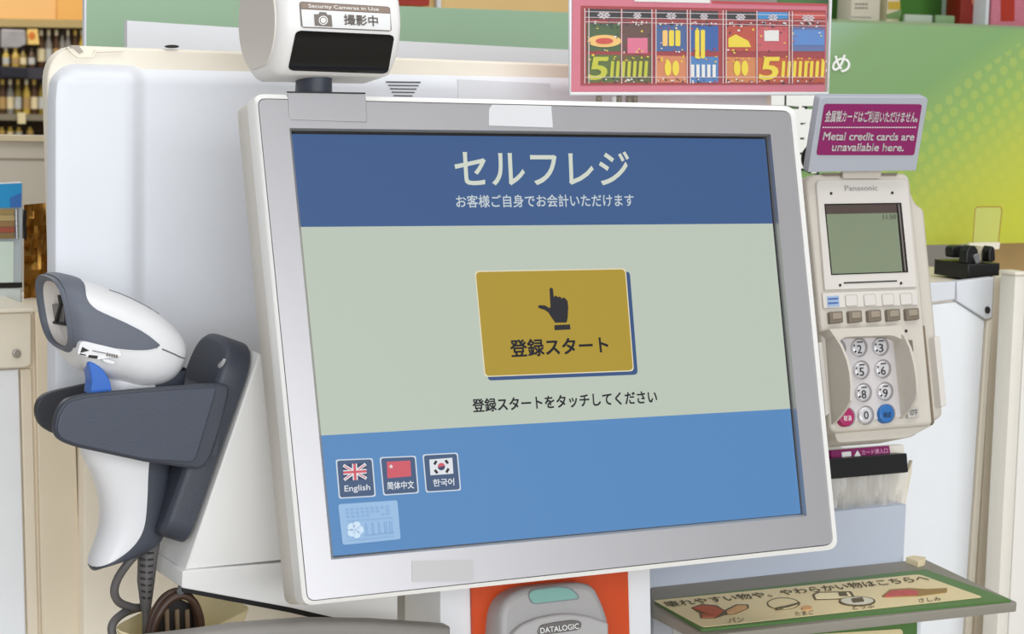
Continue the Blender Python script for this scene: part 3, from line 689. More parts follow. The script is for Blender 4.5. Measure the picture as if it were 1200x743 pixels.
for x0, c_ in ((166, LIME), (834, YEL)):
    text('price_figure', c_, pp, PO, '5', C(K6, S6, [(x0+10, 222), (x0+84, 222), (x0+68, 312), (x0-6, 312)]), .0014, .02)
    for k in range(7 if x0 < 500 else 8):
        xx = x0+84+k*22; flat('price_figure', c_, pp, PO, C(K6, S6, rnd([(xx+4, 238), (xx+16, 238), (xx+12, 300), (xx, 300)], 5)), .0014)
for x0 in (470, 740):
    for dx_ in (0, 30): flat('price_figure', YEL, pp, PO, C(K6, S6, ell(x0+dx_+6, 266, 13, 30, 16)), .0014)
for k in range(5): flat('price_figure', PALE, pp, PO, C(K6, S6, [(566+k*21, 252), (578+k*21, 252), (578+k*21, 302), (566+k*21, 302)]), .0014)
prints = {'card_print_white': (PALE, []), 'card_print_yellow': (YEL, []), 'card_print_red': (M('pop_print_red', (176, 44, 52), .5), []), 'card_print_dark': (M('pop_print_dark', (48, 42, 52), .5), [])}
rp = random.Random(3)
for k, (x0, x1) in enumerate(cols):
    for y0, y1, n, kinds in ((78, 100, 16, ('card_print_white', 'card_print_dark')), (100, 205, 16, ('card_print_white', 'card_print_yellow', 'card_print_dark', 'card_print_red')), (210, 240, 9, ('card_print_red', 'card_print_yellow')), (300, 322, 12, ('card_print_dark', 'card_print_red', 'card_print_white'))):
        for _ in range(n):
            x = rp.uniform(x0, x1-8); y = rp.uniform(y0, y1-6); w_ = rp.uniform(3, 9); h_ = rp.uniform(3, 8)
            if y1 == 205 and abs(x-(x0+x1)/2) < 40 and 118 < y < 182: continue
            prints[rp.choice(kinds)][1].append(C(K6, S6, [(x, y+x*.008), (x+w_, y+x*.008), (x+w_, y+h_+x*.008), (x, y+h_+x*.008)]))
for nm, (mt_, pl_) in prints.items(): multi(nm, mt_, pp, PO, pl_, .0013)
flat('card_top_patch', PALE, pp, PO, C(K6, S6, [(345, -20), (640, -20), (640, 12), (345, 6)]), .0006)
gl = []
for x in (150, 166, 294, 412, 428, 550, 562, 690, 702, 822, 948, 960): gl.append(C(K6, S6, [(x, 30+x*.015), (x+2.5, 30+x*.015), (x+2.5, 326), (x, 326)]))
for y in (44, 66, 84, 300): gl.append(C(K6, S6, [(150, y), (1090, y+(16 if y < 200 else 0)), (1090, y+(16 if y < 200 else 0)+2), (150, y+2)]))
multi('card_grid_lines', M('pop_line', (226, 206, 206), .5, var=0), pp, PO, gl, .0018)
slab('acrylic_front', M('acrylic_clear', (245, 248, 250), .06, var=0, alpha=.03), pop, PO, C(K6, S6, [(92, -40), (1112, -12), (1100, 368), (92, 368)]), .0035, .0022)
edge = [PO.hit(p, .002) for p in C(K6, S6, [(94, -40), (92, 366), (1098, 366), (1110, -12)])]
tube('acrylic_edge', M('acrylic_edge_white', (228, 230, 232), .2, var=0), pop, edge, .0012, 8)
for x in (206, 262, 284, 322, 346):
    slab('stand_leg', M('leg_chrome', (170, 164, 150), .2, metal=.8) if x != 262 else M('leg_clear_white', (225, 225, 225), .3), pop, PO, C(K6, S6, [(x, 355), (x+12, 355), (x+12, 420), (x, 420)]), -.002, -.005)

# ------------------------------------------------------------------ handheld barcode scanner
SY = .075
def P(px, Y=SY): return at(px, Y)
def pix(v):
    d = v-CAM; z = d.dot(f_); return (600+FPX*d.dot(r_)/z, 371.5-FPX*d.dot(u_)/z)
def inpoly(p, poly):
    x, y = p; ins = False; j = len(poly)-1
    for i in range(len(poly)):
        xi, yi = poly[i]; xj, yj = poly[j]
        if (yi > y) != (yj > y) and x < (xj-xi)*(y-yi)/(yj-yi)+xi: ins = not ins
        j = i
    return ins
gun = thing('barcode_scanner', 'white and slate handheld barcode scanner with blue trigger resting in the cradle', 'barcode scanner', P((150, 675)))
def cr_interp(keys, t):
    n = len(keys)-1; x = min(max(t*n, 0), n-1e-6); i = int(x); u = x-i
    g = lambda k: keys[min(max(k, 0), n)]
    p0, p1, p2, p3 = g(i-1), g(i), g(i+1), g(i+2)
    return [.5*((2*b)+(c-a)*u+(2*a-5*b+4*c-d)*u*u+(3*b-a-3*c+d)*u**3) for a, b, c, d in zip(p0, p1, p2, p3)]
# keys: centre px x, y (at the scanner's mid plane), half height px, half width m, lean px (top shift)
HK = [(66, 367, 44, .0285, -7), (80, 376, 54, .0320, -8), (104, 384, 55, .0335, -4), (132, 393, 51, .0335, 4), (158, 404, 47, .0325, 10), (180, 414, 38, .029, 13), (196, 421, 26, .023, 12), (206, 425, 12, .013, 6)]
def sup(t, n=2.7):
    c, s = math.cos(t), math.sin(t); return math.copysign(abs(c)**(2/n), c), math.copysign(abs(s)**(2/n), s)
NS, NA = 150, 176
grid = []
for i in range(NS+1):
    k = cr_interp(HK, i/NS); ctr = P((k[0], k[1])); top = P((k[0]+k[4], k[1]-k[2])); bot = P((k[0]-k[4], k[1]+k[2]))
    half = (top-bot)/2; row = []
    for j in range(NA):
        cy, cz = sup(2*math.pi*j/NA, 2.9-.4*i/NS)
        row.append(ctr + half*cz + Vector((0, k[3]*cy, 0)))
    grid.append(row)
GP = [(0, 250), (118, 322), (110, 330), (102, 344), (101, 353), (109, 362.5), (143, 376.6), (171, 391), (186.5, 405), (183.5, 409), (161, 410), (131, 407), (98.7, 400.5), (90.6, 411), (83.5, 413), (60, 412), (0, 400)]
SYn = SY-.031
def region_split(grid, NA, test):
    A = bmesh.new(); B = bmesh.new()
    va, vb = {}, {}
    for i in range(len(grid)-1):
        for j in range(NA):
            ids = [(i, j), (i, (j+1) % NA), (i+1, (j+1) % NA), (i+1, j)]
            c = sum((grid[a][b] for a, b in ids), Vector())/4
            bm, vd = (B, vb) if test(c) else (A, va)
            vs = []
            for a, b in ids:
                if (a, b) not in vd: vd[(a, b)] = bm.verts.new(grid[a][b])
                vs.append(vd[(a, b)])
            bm.faces.new(vs)
    # even out the stepped border between the two shells
    own = {}
    for i in range(len(grid)-1):
        for j in range(NA): own[(i, j)] = 0
    chain = {k for k in va if k in vb}
    for it in range(90):
        new = {}
        for (i, j) in chain:
            if i in (0, len(grid)-1): continue
            nb = [n for n in ((i-1, j), (i+1, j), (i, (j-1) % NA), (i, (j+1) % NA)) if n in chain]
            if len(nb) == 2: new[(i, j)] = (va[(i, j)].co*2 + va[nb[0]].co + va[nb[1]].co)/4
        for k, p in new.items(): va[k].co = p; vb[k].co = p
    return A, B
side_test = lambda c: inpoly(pix(Vector((c.x, SYn, c.z))), GP)
A, B = region_split(grid, NA, side_test)
A.faces.new([A.verts.new(p) for p in grid[-1]])
mesh_from_bm('head_shell', A, PWHITE, gun)
bmesh.ops.recalc_face_normals(B, faces=B.faces)
cen = sum((v.co for v in B.verts), Vector())/len(B.verts)
for v in B.verts: v.co += v.normal*.0006 if v.normal.dot(v.co-cen) > 0 else -v.normal*.0006
bmesh.ops.solidify(B, geom=list(B.faces), thickness=.0008)
mesh_from_bm('rubber_bumper', B, GRIP, gun)
# nose ring, recessed window and lens
r0 = grid[0]; c0 = sum(r0, Vector())/NA; ax = (P((80, 371))-P((66, 367))).normalized()
bm = bmesh.new(); seq = []
def rr_(s, d, sy=None): return [c0 + Vector(((p-c0).x*s, (p-c0).y*(sy or s), (p-c0).z*s)) + ax*d for p in r0]
for s, d, sy in ((1.0, 0, 1.0), (.97, -.0022, .96), (.94, -.003, .93), (.87, -.002, .84), (.83, .0015, .79)):
    seq.append([bm.verts.new(p) for p in rr_(s, d, sy)])
for X, Y_ in zip(seq, seq[1:]):
    for k in range(NA): bm.faces.new((X[k-1], X[k], Y_[k], Y_[k-1]))
mesh_from_bm('nose_ring', bm, GRIP, gun)
bm = bmesh.new(); seq = [[bm.verts.new(p) for p in rr_(s, d, sy)] for s, d, sy in ((.84, .0005, .80), (.80, .004, .76), (.74, .006, .70))]
for X, Y_ in zip(seq, seq[1:]):
    for k in range(NA): bm.faces.new((X[k-1], X[k], Y_[k], Y_[k-1]))
bm.faces.new(seq[-1])
win = mesh_from_bm('window_recess', bm, M('window_recess_pale', (214, 208, 202), .35, var=.02), gun)
fl_ = Fr(c0+ax*.0045, Vector((0, -1, 0)), (grid[0][NA//4]-grid[0][3*NA//4]).normalized())
slab('lens', M('lens_grey', (96, 92, 92), .15, var=.05), win, fl_, [(56, 358), (64, 356), (75, 359), (75, 381), (57, 377)], .0, -.002)
slab('lens_rib', DARKINK, win, fl_, [(67, 346), (70, 346), (71, 356), (66, 377), (63, 377), (69, 357)], .001, -.001)
slab('lens_shelf', DARKINK, win, fl_, [(55, 375.5), (77, 380), (77, 382), (55, 378)], .0012, -.001)
# handle: white front shell and slate back grip
HH = [(112, 215, 430, .022), (106, 210, 470, .0205), (98, 204, 505, .0185), (96, 199, 530, .0175), (108, 197, 556, .0172), (117, 195, 585, .0172), (118, 192, 612, .017), (113, 185, 634, .0165), (107, 166, 653, .0155), (105, 142, 666, .014), (107, 124, 674, .009)]
hg = []; NH = 150
for i in range(NH+1):
    x0, x1, y, hw = cr_interp(HH, i/NH); slope = max(0, (i/NH-.68))*70
    L, R_ = P((x0, y-slope*.3)), P((x1, y-slope)); c = (L+R_)/2; h = (R_-L)/2; row = []
    for j in range(96):
        a_, b_ = sup(2*math.pi*j/96, 2.3); row.append(c+h*a_+Vector((0, hw*b_, 0)))
    hg.append(row)
bnd = [(178, 420), (174, 520), (172, 560), (171, 598), (168, 620), (160, 636), (146, 650), (128, 662), (112, 671), (100, 676)]
HB = bnd + [(100, 720), (260, 720), (260, 420)]
ht = lambda c: inpoly(pix(Vector((c.x, SY-.015, c.z))), [(x, y) for x, y in HB])
A, B = region_split(hg, 96, ht)
mesh_from_bm('handle_shell', A, PWHITE, gun)
B.faces.new([B.verts.new(p) for p in hg[-1]])
mesh_from_bm('handle_grip', B, M('slate_grip', (68, 72, 82), .5, var=.05, bump=.2), gun)
trig = FY(SY-.022)
slab('trigger', M('trigger_blue', (58, 112, 200), .25, var=.03), gun, trig, smooth_path([Vector((x, y, 0)) for x, y in [(103, 423), (117, 425), (127, 436), (132, 452), (131, 464), (107, 464), (107, 448), (103, 423)]], 4)[:-1] and rnd(C((30, 390), 4.286, [(312, 142), (350, 152), (390, 185), (425, 240), (440, 320), (325, 320), (335, 250), (325, 190)]), 5), .006, -.006, .003)
mk = FY(SY-.034)
mlab = slab('warning_label', M('scanner_label_white', (228, 228, 230), .4, var=.01), gun, mk, rnd(C((30, 310), 4.952, [(318, 452), (345, 446), (540, 492), (560, 530), (420, 552), (300, 520)]), 3), .0008, -.004)
multi('label_marks', DARKINK, mlab, mk, [C((30, 310), 4.952, q) for q in ([(330, 478), (370, 500), (318, 512)], [(318, 516), (352, 524), (350, 530), (312, 522)], [(368, 525), (420, 530), (415, 548), (362, 540)], [(388, 498), (465, 514), (465, 518), (388, 502)])], .0012)
multi('label_small_print', GREYINK, mlab, mk, [C((30, 310), 4.952, [(470+k*14, 512+k*3), (480+k*14, 514+k*3), (478+k*14, 532+k*3), (468+k*14, 530+k*3)]) for k in range(5)], .0012)
slab('indicator_bump', PWHITE, gun, mk, rnd(C((30, 310), 4.952, [(440, 553), (470, 548), (520, 565), (515, 580), (470, 572)]), 3), .0016, -.003, .0006)
# seam lines of the head shell
from mathutils.bvhtree import BVHTree
_hv = [v for row in grid for v in row]
_hf = [(i*NA+j, i*NA+(j+1) % NA, (i+1)*NA+(j+1) % NA, (i+1)*NA+j) for i in range(NS) for j in range(NA)]
BV = BVHTree.FromPolygons(_hv, _hf)
def on_head(p):
    d = ray(p).normalized(); h = BV.ray_cast(CAM, d)[0]
    return (h if h is not None else BV.find_nearest(CAM+d*1.1)[0]) - d*.0001
tube('shell_seam', M('seam_grey', (96, 96, 100), .6), gun, [on_head(p) for p in [(190, 409), (197, 412), (204, 415), (210, 418), (216, 420)]], .0004, 6)
tube('shell_seam', M('seam_grey', (96, 96, 100), .6), gun, [on_head(p) for p in [(128, 340), (140, 344), (152, 349), (164, 355), (175, 361), (186, 368), (197, 376), (205, 382)]], .0004, 6)
# strain relief and coiled cable
CAB = M('cable_grey', (98, 95, 94), .5, var=.05)
srp = [P((x, y)) for x, y in [(176, 636), (173, 655), (171, 680), (171, 700), (171, 716)]]
tube('strain_relief', CAB, gun, srp, .009, 14, radii=[.0056, .0056, .0050, .0038, .0027])
for k in range(8):
    y = 648+k*7.5; w_ = 8.5-k*.5
    for sgn in (-1, 1):
        slab('relief_slot', DARKINK, gun, FY(SY-.0060+.0003*k), [(172+sgn*1.5, y), (172+sgn*w_, y-1), (172+sgn*w_, y+1.2), (172+sgn*1.5, y+2)], .0004, -.001)
cab = thing('scanner_cable', 'dark grey coiled scanner cable hanging below the handle', 'cable', P((160, 790)))
tube('straight_lead', CAB, cab, [P((171, 712)), P((171, 740)), P((170, 790))], .0021)
coil = [(161, 648, .0), (150, 660, .0), (138, 678, .004), (134, 694, .006), (140, 706, .008), (156, 712, .010), (166, 712, .016), (160, 713, .022), (146, 718, .008), (134, 728, .002), (131, 740, .0), (138, 754, -.002), (156, 762, .004), (166, 762, .014), (150, 768, .018), (136, 778, .006)]
tube('coil', CAB, cab, smooth_path([at((x, y), SY-.004+dy) for x, y, dy in coil], 8), .0024, 12)

# cradle and its wedge bracket ------------------------------------------------------------------
K7 = (30, 390); S7 = 4.286
brk = thing('scanner_bracket', 'white wedge shaped bracket with black rubber edge beside the monitor', 'bracket', at((300, 700), .06))
WF = FY(.045); DW = -.055
slab('wedge', M('bracket_white', (226, 225, 223), .45, var=.015), brk, WF, [(304, 414), (345, 440), (400, 650), (217, 668)], 0, DW, .0012)
slab('base_plate', M('bracket_white', (226, 227, 230), .45, var=.015), brk, WF, rnd([(214, 669), (400, 655), (466, 660), (466, 738), (440, 735), (340, 712), (213, 689)], [3, 0, 0, 2, 6, 0, 2]), .002, DW, .001)
slab('rubber_edge', BLACK, brk, WF, [(214, 689), (340, 712), (440, 734), (462, 738), (460, 746), (438, 741), (340, 718), (214, 694)], .0015, -.006)
side = [at((213, 689), .045), at((213, 689), .098)]
tube('rubber_edge', BLACK, brk, [p+Vector((-.0006, 0, -.0016)) for p in side], .0022, 8)
seg_f = Fr(at((213, 672), .045), Vector((0, 1, 0)), (0, 0, 1))
crd = thing('scanner_cradle', 'charcoal plastic fork cradle holding the handheld scanner', 'cradle', at((215, 640), .07))
pt_, pb = at((300, 416), .045), at((213, 660), .045)
vdir = (pt_-pb).normalized(); ln = (pt_-pb).length
PLF = Fr(pb, Vector((0, -1, 0)), vdir)              # plane of the sloping side of the wedge, facing the scanner
wd = .054
plate = slab('mount_plate', CHAR, crd, PLF, rnd([(-wd, ln*.08), (-.001, ln*.08), (-.001, ln+.004), (-wd, ln+.004)], [.012, .012, .022, .022], 8), .016, .0005, .004, metric=True)
slab('badge', M('badge_silver', (200, 200, 204), .3, metal=.6), crd, PLF, [(255, 428), (262, 420), (260, 425), (256, 431)], .0166, .015)
arm = rnd(C(K7, S7, [(142, 500), (148, 440), (165, 385), (205, 335), (310, 310), (600, 284), (940, 258), (1030, 262), (1022, 330), (985, 480), (930, 640), (885, 692), (600, 650), (250, 575), (170, 545)]), [8, 8, 8, 8, 6, 0, 10, 8, 4, 4, 6, 10, 0, 6, 8])
fa = slab('front_arm', CHAR, crd, FY(.040), arm, .002, -.003, .0018)
inner = rnd(C(K7, S7, [(158, 500), (165, 440), (185, 390), (220, 350), (320, 325), (600, 300), (962, 276), (850, 652), (600, 636), (260, 562), (185, 535)]), [6, 6, 6, 6, 4, 0, 3, 8, 0, 4, 6])
slab('arm_panel', M('charcoal_panel', (66, 72, 85), .42, var=.05, bump=.25), fa, FY(.040), inner, .0034, .001, .0012)
back = rnd(C(K7, S7, [(50, 400), (62, 345), (95, 312), (140, 296), (320, 258), (420, 252), (520, 248), (600, 520), (300, 530), (130, 506), (70, 465)]), [8, 8, 8, 8, 4, 4, 4, 4, 4, 8, 8])
slab('back_arm', M('charcoal_back', (56, 57, 62), .5, var=.06), crd, FY(.100), back, .002, -.003, .0015)
bm = bmesh.new()                                    # web joining both arms to the plate
web = [at(p, .04) for p in C(K7, S7, [(840, 300), (1010, 290), (960, 620), (800, 600)])]
prism_bm(bm, web, [p+Vector((0, .060, 0)) for p in web])
mesh_from_bm('web', bm, CHAR, crd)

# ------------------------------------------------------------------ fixed scanner under the monitor
OF = FY(.035)
bay = thing('scanner_bay', 'orange backed white scanner bay under the monitor', 'panel', at((645, 760), .04))
slab('white_surround', M('bay_white', (226, 228, 232), .4, var=.01), bay, OF, [(516, 640), (762, 640), (764, 790), (516, 790)], -.002, -.05, .001)
slab('orange_plate', M('orange_paint', (202, 74, 30), .38, var=.03), bay, OF, [(552, 640), (735, 640), (739, 790), (555, 790)], .0006, -.002)
fs = thing('presentation_scanner', 'grey fixed barcode scanner with teal window on the orange plate', 'barcode scanner', at((650, 790), .02))
FS = FT((650, 740), .015, rad(10))
GREYB = M('scanner_grey_plastic', (164, 162, 162), .4, var=.03)
K9 = (540, 660); S9 = 5.0
slab('scanner_body', GREYB, fs, FS, rnd(C(K9, S9, [(232, 640), (234, 300), (258, 222), (320, 168), (400, 142), (560, 124), (700, 113), (760, 122), (800, 155), (845, 255), (872, 340), (868, 640)]), [0, 8, 8, 8, 4, 4, 4, 6, 6, 8, 6, 0]), 0, -.03, .004)
slab('window_frame', M('scanner_grey_dark', (128, 132, 138), .35), fs, FS, rnd(C(K9, S9, [(392, 190), (410, 155), (560, 134), (640, 140), (688, 180), (700, 212), (560, 228), (420, 244)]), 5), .0006, -.002)
slab('window', M('teal_window', (128, 172, 164), .15, var=.03), fs, FS, rnd(C(K9, S9, [(400, 190), (416, 160), (560, 140), (636, 146), (680, 182), (690, 206), (560, 222), (424, 238)]), 5), .0012, -.001, .0004)
slab('lower_visor', M('scanner_grey_light', (174, 172, 172), .38, var=.02), fs, FS, rnd(C(K9, S9, [(290, 640), (305, 410), (360, 360), (450, 322), (560, 300), (650, 296), (760, 312), (868, 350), (868, 640)]), [0, 5, 5, 5, 5, 5, 5, 3, 0]), .004, -.002, .0015)
bp_ = slab('badge', M('badge_chrome', (120, 116, 114), .25, metal=.5), fs, FS, rnd(C(K9, S9, [(450, 400), (470, 362), (560, 344), (660, 332), (708, 342), (708, 375), (690, 392), (460, 425)]), 4), .0050, .003, .0004)
text('lettering', WINK, bp_, FS, 'DATALOGIC', C(K9, S9, [(465, 380), (690, 352), (694, 384), (468, 412)]), .0054, .004)

# ------------------------------------------------------------------ tray with printed notice
tz = at((1070, 656), .085)
trn = Vector((0, -math.sin(rad(4)), math.cos(rad(4))))
TRF = Fr(tz, (1, 0, 0), Vector((0, math.cos(rad(4)), math.sin(rad(4)))))
TRF.n = TRF.u.cross(TRF.v).normalized()
tray = thing('fragile_goods_tray', 'olive grey tray shelf jutting out right of the scanner bay', 'tray', TRF.hit((950, 700)))
slab('tray_plate', TRAY, tray, TRF, rnd([(762, 686), (1084, 655), (1193, 706), (826, 745), (764, 712)], [0, 0, 3, 3, 2]), 0, -.006, .0008)
slab('rear_stop', M('rear_stop_cream', (226, 210, 172), .5), tray, TRF, [(1062, 652.5), (1070, 650.5), (1085, 652.5), (1084, 656), (1076, 658)], .004, -.001, .0005)
slab('support_bracket', M('bracket_blue_grey', (170, 172, 180), .5), tray, FY(.06), rnd([(766, 716), (786, 722), (800, 790), (766, 790)], 6), 0, -.02, .002)
ts = thing('tray_notice', 'cream printed food notice with green border lying on the tray', 'sign', TRF.hit((950, 705)))
bd = slab('green_border', GREENP, ts, TRF, rnd([(766, 703), (1084, 667), (1186, 703), (822, 737.5)], 3), .0015, .0001)
K10 = (740, 620); S10 = 2.609
cf = flat('cream_field', CREAM, ts, TRF, rnd(C(K10, S10, [(68, 218), (880, 138), (1076, 208), (218, 300)]), [2, 6, 5, 5]), .0020)
def tt(body, q, mat=DARKINK, bold=.003): text('lettering', mat, cf, TRF, body, C(K10, S10, q), .0024, bold)
BROWNI = M('brown_ink', (92, 74, 48), .6, var=0)
tt('壊れやすい物や、やわらかい物はこちらへ', [(92, 222), (896, 140), (915, 157), (110, 239)], M('olive_ink', (84, 76, 46), .6, var=0), .012)
def tpoly(name, mat, pts, w=.0024, r=3): slab(name, mat, cf, TRF, C(K10, S10, rnd(pts, r)), w, .0015)
REDI = M('bread_red', (178, 92, 62), .6, var=.05); TANI = M('bread_tan', (206, 160, 110), .6, var=.04); LIN = M('icon_outline', (96, 86, 62), .6, var=0)
tpoly('bread_picture', LIN, [(182, 240), (215, 229), (262, 233), (284, 248), (320, 230), (358, 230), (360, 240), (320, 258), (285, 262), (255, 272), (212, 272), (208, 256)])
tpoly('bread_picture', REDI, [(188, 240), (216, 232), (258, 236), (282, 250), (250, 262), (228, 256)], .0028)
tpoly('bread_picture', TANI, [(290, 250), (324, 233), (352, 233), (354, 240), (318, 255), (294, 258)], .0028)
tpoly('bread_picture', REDI, [(214, 258), (244, 264), (272, 258), (252, 269), (216, 269)], .0028, 2)
tpoly('egg_picture', LIN, ell(464, 227, 50, 18, 22), r=0); tpoly('egg_picture', CREAM, ell(464, 227, 46, 15.5, 22), .0028, 0)
tpoly('egg_picture', LIN, [(440, 240), (480, 232), (515, 222), (516, 226), (482, 237), (444, 244)], .0032, 1)
tpoly('egg_picture', TANI, ell(536, 239, 16, 6, 16), .0030, 0)
tpoly('tofu_picture', LIN, [(552, 200), (570, 192), (672, 190), (686, 212), (560, 216)]); tpoly('tofu_picture', M('tofu_cream', (232, 218, 176), .6), [(560, 201), (574, 195), (664, 193), (676, 209), (564, 212)], .0028)
tpoly('tofu_picture', LIN, [(632, 193), (656, 192), (662, 203), (636, 204)], .0032, 1)
tpoly('tofu_picture', LIN, ell(690, 219, 56, 14, 22), .0028, 0); tpoly('tofu_picture', M('plate_pale', (206, 202, 184), .6), ell(690, 218, 50, 11, 22), .0032, 0)
tpoly('tofu_picture', LIN, [(672, 212), (706, 208), (712, 220), (678, 224)], .0036, 2)
tpoly('sashimi_picture', M('sashimi_brown', (150, 122, 70), .6), [(765, 204), (790, 184), (850, 180), (900, 183), (966, 180), (964, 192), (880, 203), (770, 207)], .0026)
tpoly('sashimi_picture', M('sashimi_red', (184, 86, 84), .6, var=.15, scale=300), [(772, 203), (795, 188), (850, 184), (878, 190), (876, 200), (780, 205)], .0030)
tt('パン', [(294, 272), (342, 268), (346, 282), (298, 287)], BROWNI); tt('たまご', [(498, 252), (556, 247), (560, 259), (502, 264)], BROWNI); tt('とうふ', [(674, 233), (740, 228), (744, 240), (678, 246)], BROWNI); tt('さしみ', [(876, 212), (944, 206), (948, 218), (880, 224)], BROWNI)
us = thing('lower_notice', 'green bordered cream notice below the tray', 'sign', at((970, 790), .06))
UF = FY(.06)
slab('green_border', GREENP, us, UF, [(862, 733), (1075, 722), (1074, 800), (862, 800)], 0, -.003)
slab('edge', WHITE, us, UF, [(858, 731), (1079, 719.5), (1078, 800), (858, 800)], -.0004, -.006)
slab('cream_field', CREAM, us, UF, rnd([(880, 748), (1058, 737), (1058, 800), (880, 800)], 5), .0006, -.001)

# ------------------------------------------------------------------ tape cutter and clear tag holder on the right cabinet
dp = thing('tape_dispenser', 'black tape dispenser on the right cabinet below the green board', 'tape dispenser', at((1135, 327), .33))
K11 = (1070, 220); S11 = 4.131
TPF = FY(.305)
fz = at((1140, 327), .305).z
e0 = at((1134, 318), .305); e1 = at((1172, 318), .305)
bm = bmesh.new()
htp = at((1134, 309.5), .305).z-fz
fpts = [Vector((e0.x, .305, fz)), Vector((e1.x, .305, fz)), Vector((e1.x, .305, fz+htp)), Vector((e0.x, .305, fz+htp))]
prism_bm(bm, fpts, [p+Vector((0, .042, 0)) for p in fpts], .0015)
mesh_from_bm('base', bm, BLACK, dp)
for nm, px_, Y_ in (('side_cheek', [(1132, 310), (1133, 295), (1137, 288), (1144, 288), (1147, 296), (1147, 309)], .312), ('side_cheek', [(1159, 308), (1159, 295), (1162, 288), (1166, 290), (1167, 306)], .308), ('rear_knob', [(1116, 302), (1116, 290), (1122, 288), (1133, 288), (1133, 302)], .335)):
    slab(nm, BLACK, dp, FY(Y_), rnd(px_, 3), .003, -.006, .001)
slab('blade_mount', M('blade_steel', (150, 150, 152), .3, metal=.7), dp, FY(.31), [(1142, 299), (1147, 297), (1149, 307), (1144, 309)], .004, 0)
slab('tape_roll', M('clear_tape', (196, 186, 160), .15, var=.05, alpha=.7), dp, FY(.318), ell(1154, 298, 8, 9, 22), .004, -.010, .001)
slab('tape_core', M('tape_core_grey', (120, 112, 104), .4), dp, FY(.318), ell(1154, 298, 4, 4.6, 16), .0045, -.011)
ch = thing('clear_tag_holder', 'clear acrylic tag holder with amber edge upright behind the tape dispenser', 'tag holder', at((1155, 288), .40))
CHF = FY(.40)
loop = C(K11, S11, rnd([(288, 275), (302, 97), (318, 92), (425, 92), (430, 110), (412, 275)], [0, 8, 4, 6, 6, 0]))
slab('clear_plate', M('acrylic_tag', (240, 240, 220), .05, var=0, alpha=.07), ch, CHF, loop, .001, 0)
tube('amber_edge', M('acrylic_amber_edge', (176, 150, 52), .3, var=0), ch, [CHF.hit(p, .0005) for p in loop], .0006, 6, closed=True)
slab('foot', IVORY, ch, CHF, [(1138, 285), (1172, 284), (1171, 292), (1138, 293)], .003, -.003)
wood = box('rear_counter', M('wood_counter', (178, 146, 100), .5, var=.12, scale=20), None, (at((1152, 300), .60).x, .60, 0), (1.4, .62, at((1180, 262), .60).z), .002)
tag(wood, 'tan wooden counter behind the tape dispenser at the right edge', 'counter')

# ------------------------------------------------------------------ yellow tray and dark item below the bracket
ctr = slab('counter_lip', M('counter_grey', (140, 136, 132), .45, var=.04), None, FY(.0), [(160, 765), (172, 750), (230, 743), (285, 735), (365, 729), (440, 730), (530, 736), (530, 800), (160, 800)], 0, -.012, .004)
tag(ctr, 'rounded grey counter edge at the bottom left below the bracket', 'counter')
by = thing('cream_bowl', 'cream yellow plastic dish behind the grey counter edge', 'bowl', at((240, 745), .09))
YM = M('cream_yellow_plastic', (244, 230, 184), .35, var=.02)
bz = at((298, 711), .085).z
HZ = Fr((0, .1, bz), (1, 0, 0), (0, 1, 0))
rimq = rnd([tuple((HZ.hit(p).x, HZ.hit(p).y)) for p in [(299, 711), (206, 760), (128, 738), (214, 693)]], .014, 6)
cxy = Vector((sum(p[0] for p in rimq)/len(rimq), sum(p[1] for p in rimq)/len(rimq)))
bm = bmesh.new(); prev = None
for sc_, z in ((.72, -.034), (.97, -.004), (1.0, 0), (.985, .0006), (.95, -.003), (.70, -.031)):
    rw = [bm.verts.new((cxy.x+(x-cxy.x)*sc_, cxy.y+(y-cxy.y)*sc_, bz+z)) for x, y in rimq]
    if prev:
        for k in range(len(rw)): bm.faces.new((prev[k-1], prev[k], rw[k], rw[k-1]))
    else: bm.faces.new(rw)
    prev = rw
bm.faces.new(prev)
BYC = HZ.hit((208, 742)).y
mesh_from_bm('dish', bm, YM, by)
bk = thing('brown_strap_loop', 'dark brown arched loop with ribs standing in the cream dish', 'strap', at((210, 740), BYC))
BRN = M('brown_leather', (64, 44, 32), .4, var=.15, scale=120)
AF = FY(BYC)
outer = [AF.hit(p) for p in smooth_path([Vector((x, y, 0)) for x, y in [(178, 748), (184, 725), (196, 706), (212, 698), (226, 704), (234, 722), (236, 742)]], 5)]
tube('arch', BRN, bk, outer, .0022, 10)
tube('arch', BRN, bk, [p+Vector((.0, .006, .001)) for p in outer], .0022, 10)
slab('inner_panel', M('brush_black', (26, 22, 20), .5), bk, FY(BYC+.008), [(182, 750), (188, 726), (199, 709), (212, 703), (223, 708), (230, 724), (232, 750)], 0, -.004)
for x in (194, 206, 218):
    slab('rib', M('rib_taupe', (120, 100, 78), .5), bk, FY(BYC+.006), [(x, 716), (x+4, 714), (x+5, 750), (x+1, 750)], .001, -.003)

# ------------------------------------------------------------------ left counter goods
ld = thing('counter_display', 'small upright display with blue header on the left cabinet', 'display', at((0, 366), .36))
LF = FY(.36)
slab('frame', M('display_grey_frame', (170, 178, 184), .4), ld, LF, [(-30, 217), (27, 214), (26, 366), (-30, 367)], 0, -.012, .001)
slab('blue_header', M('display_blue', (36, 140, 198), .4, var=.04), ld, LF, [(-30, 217), (25.5, 215), (25, 243), (-30, 244)], .001, -.001)
flat('blue_corner', M('display_blue_dark', (54, 104, 176), .4), ld, LF, [(12, 232), (25, 226), (25, 243), (13, 243)], .0015)
for k, c_ in enumerate([(150, 128, 80), (172, 150, 104), (140, 110, 70), (150, 76, 56), (128, 106, 66)]):
    flat('goods_strip', M('strip%d' % k, c_, .5, var=.1), ld, LF, [(-30, 246+k*7), (17, 245+k*7), (17, 251.5+k*7), (-30, 252.5+k*7)], .0014)
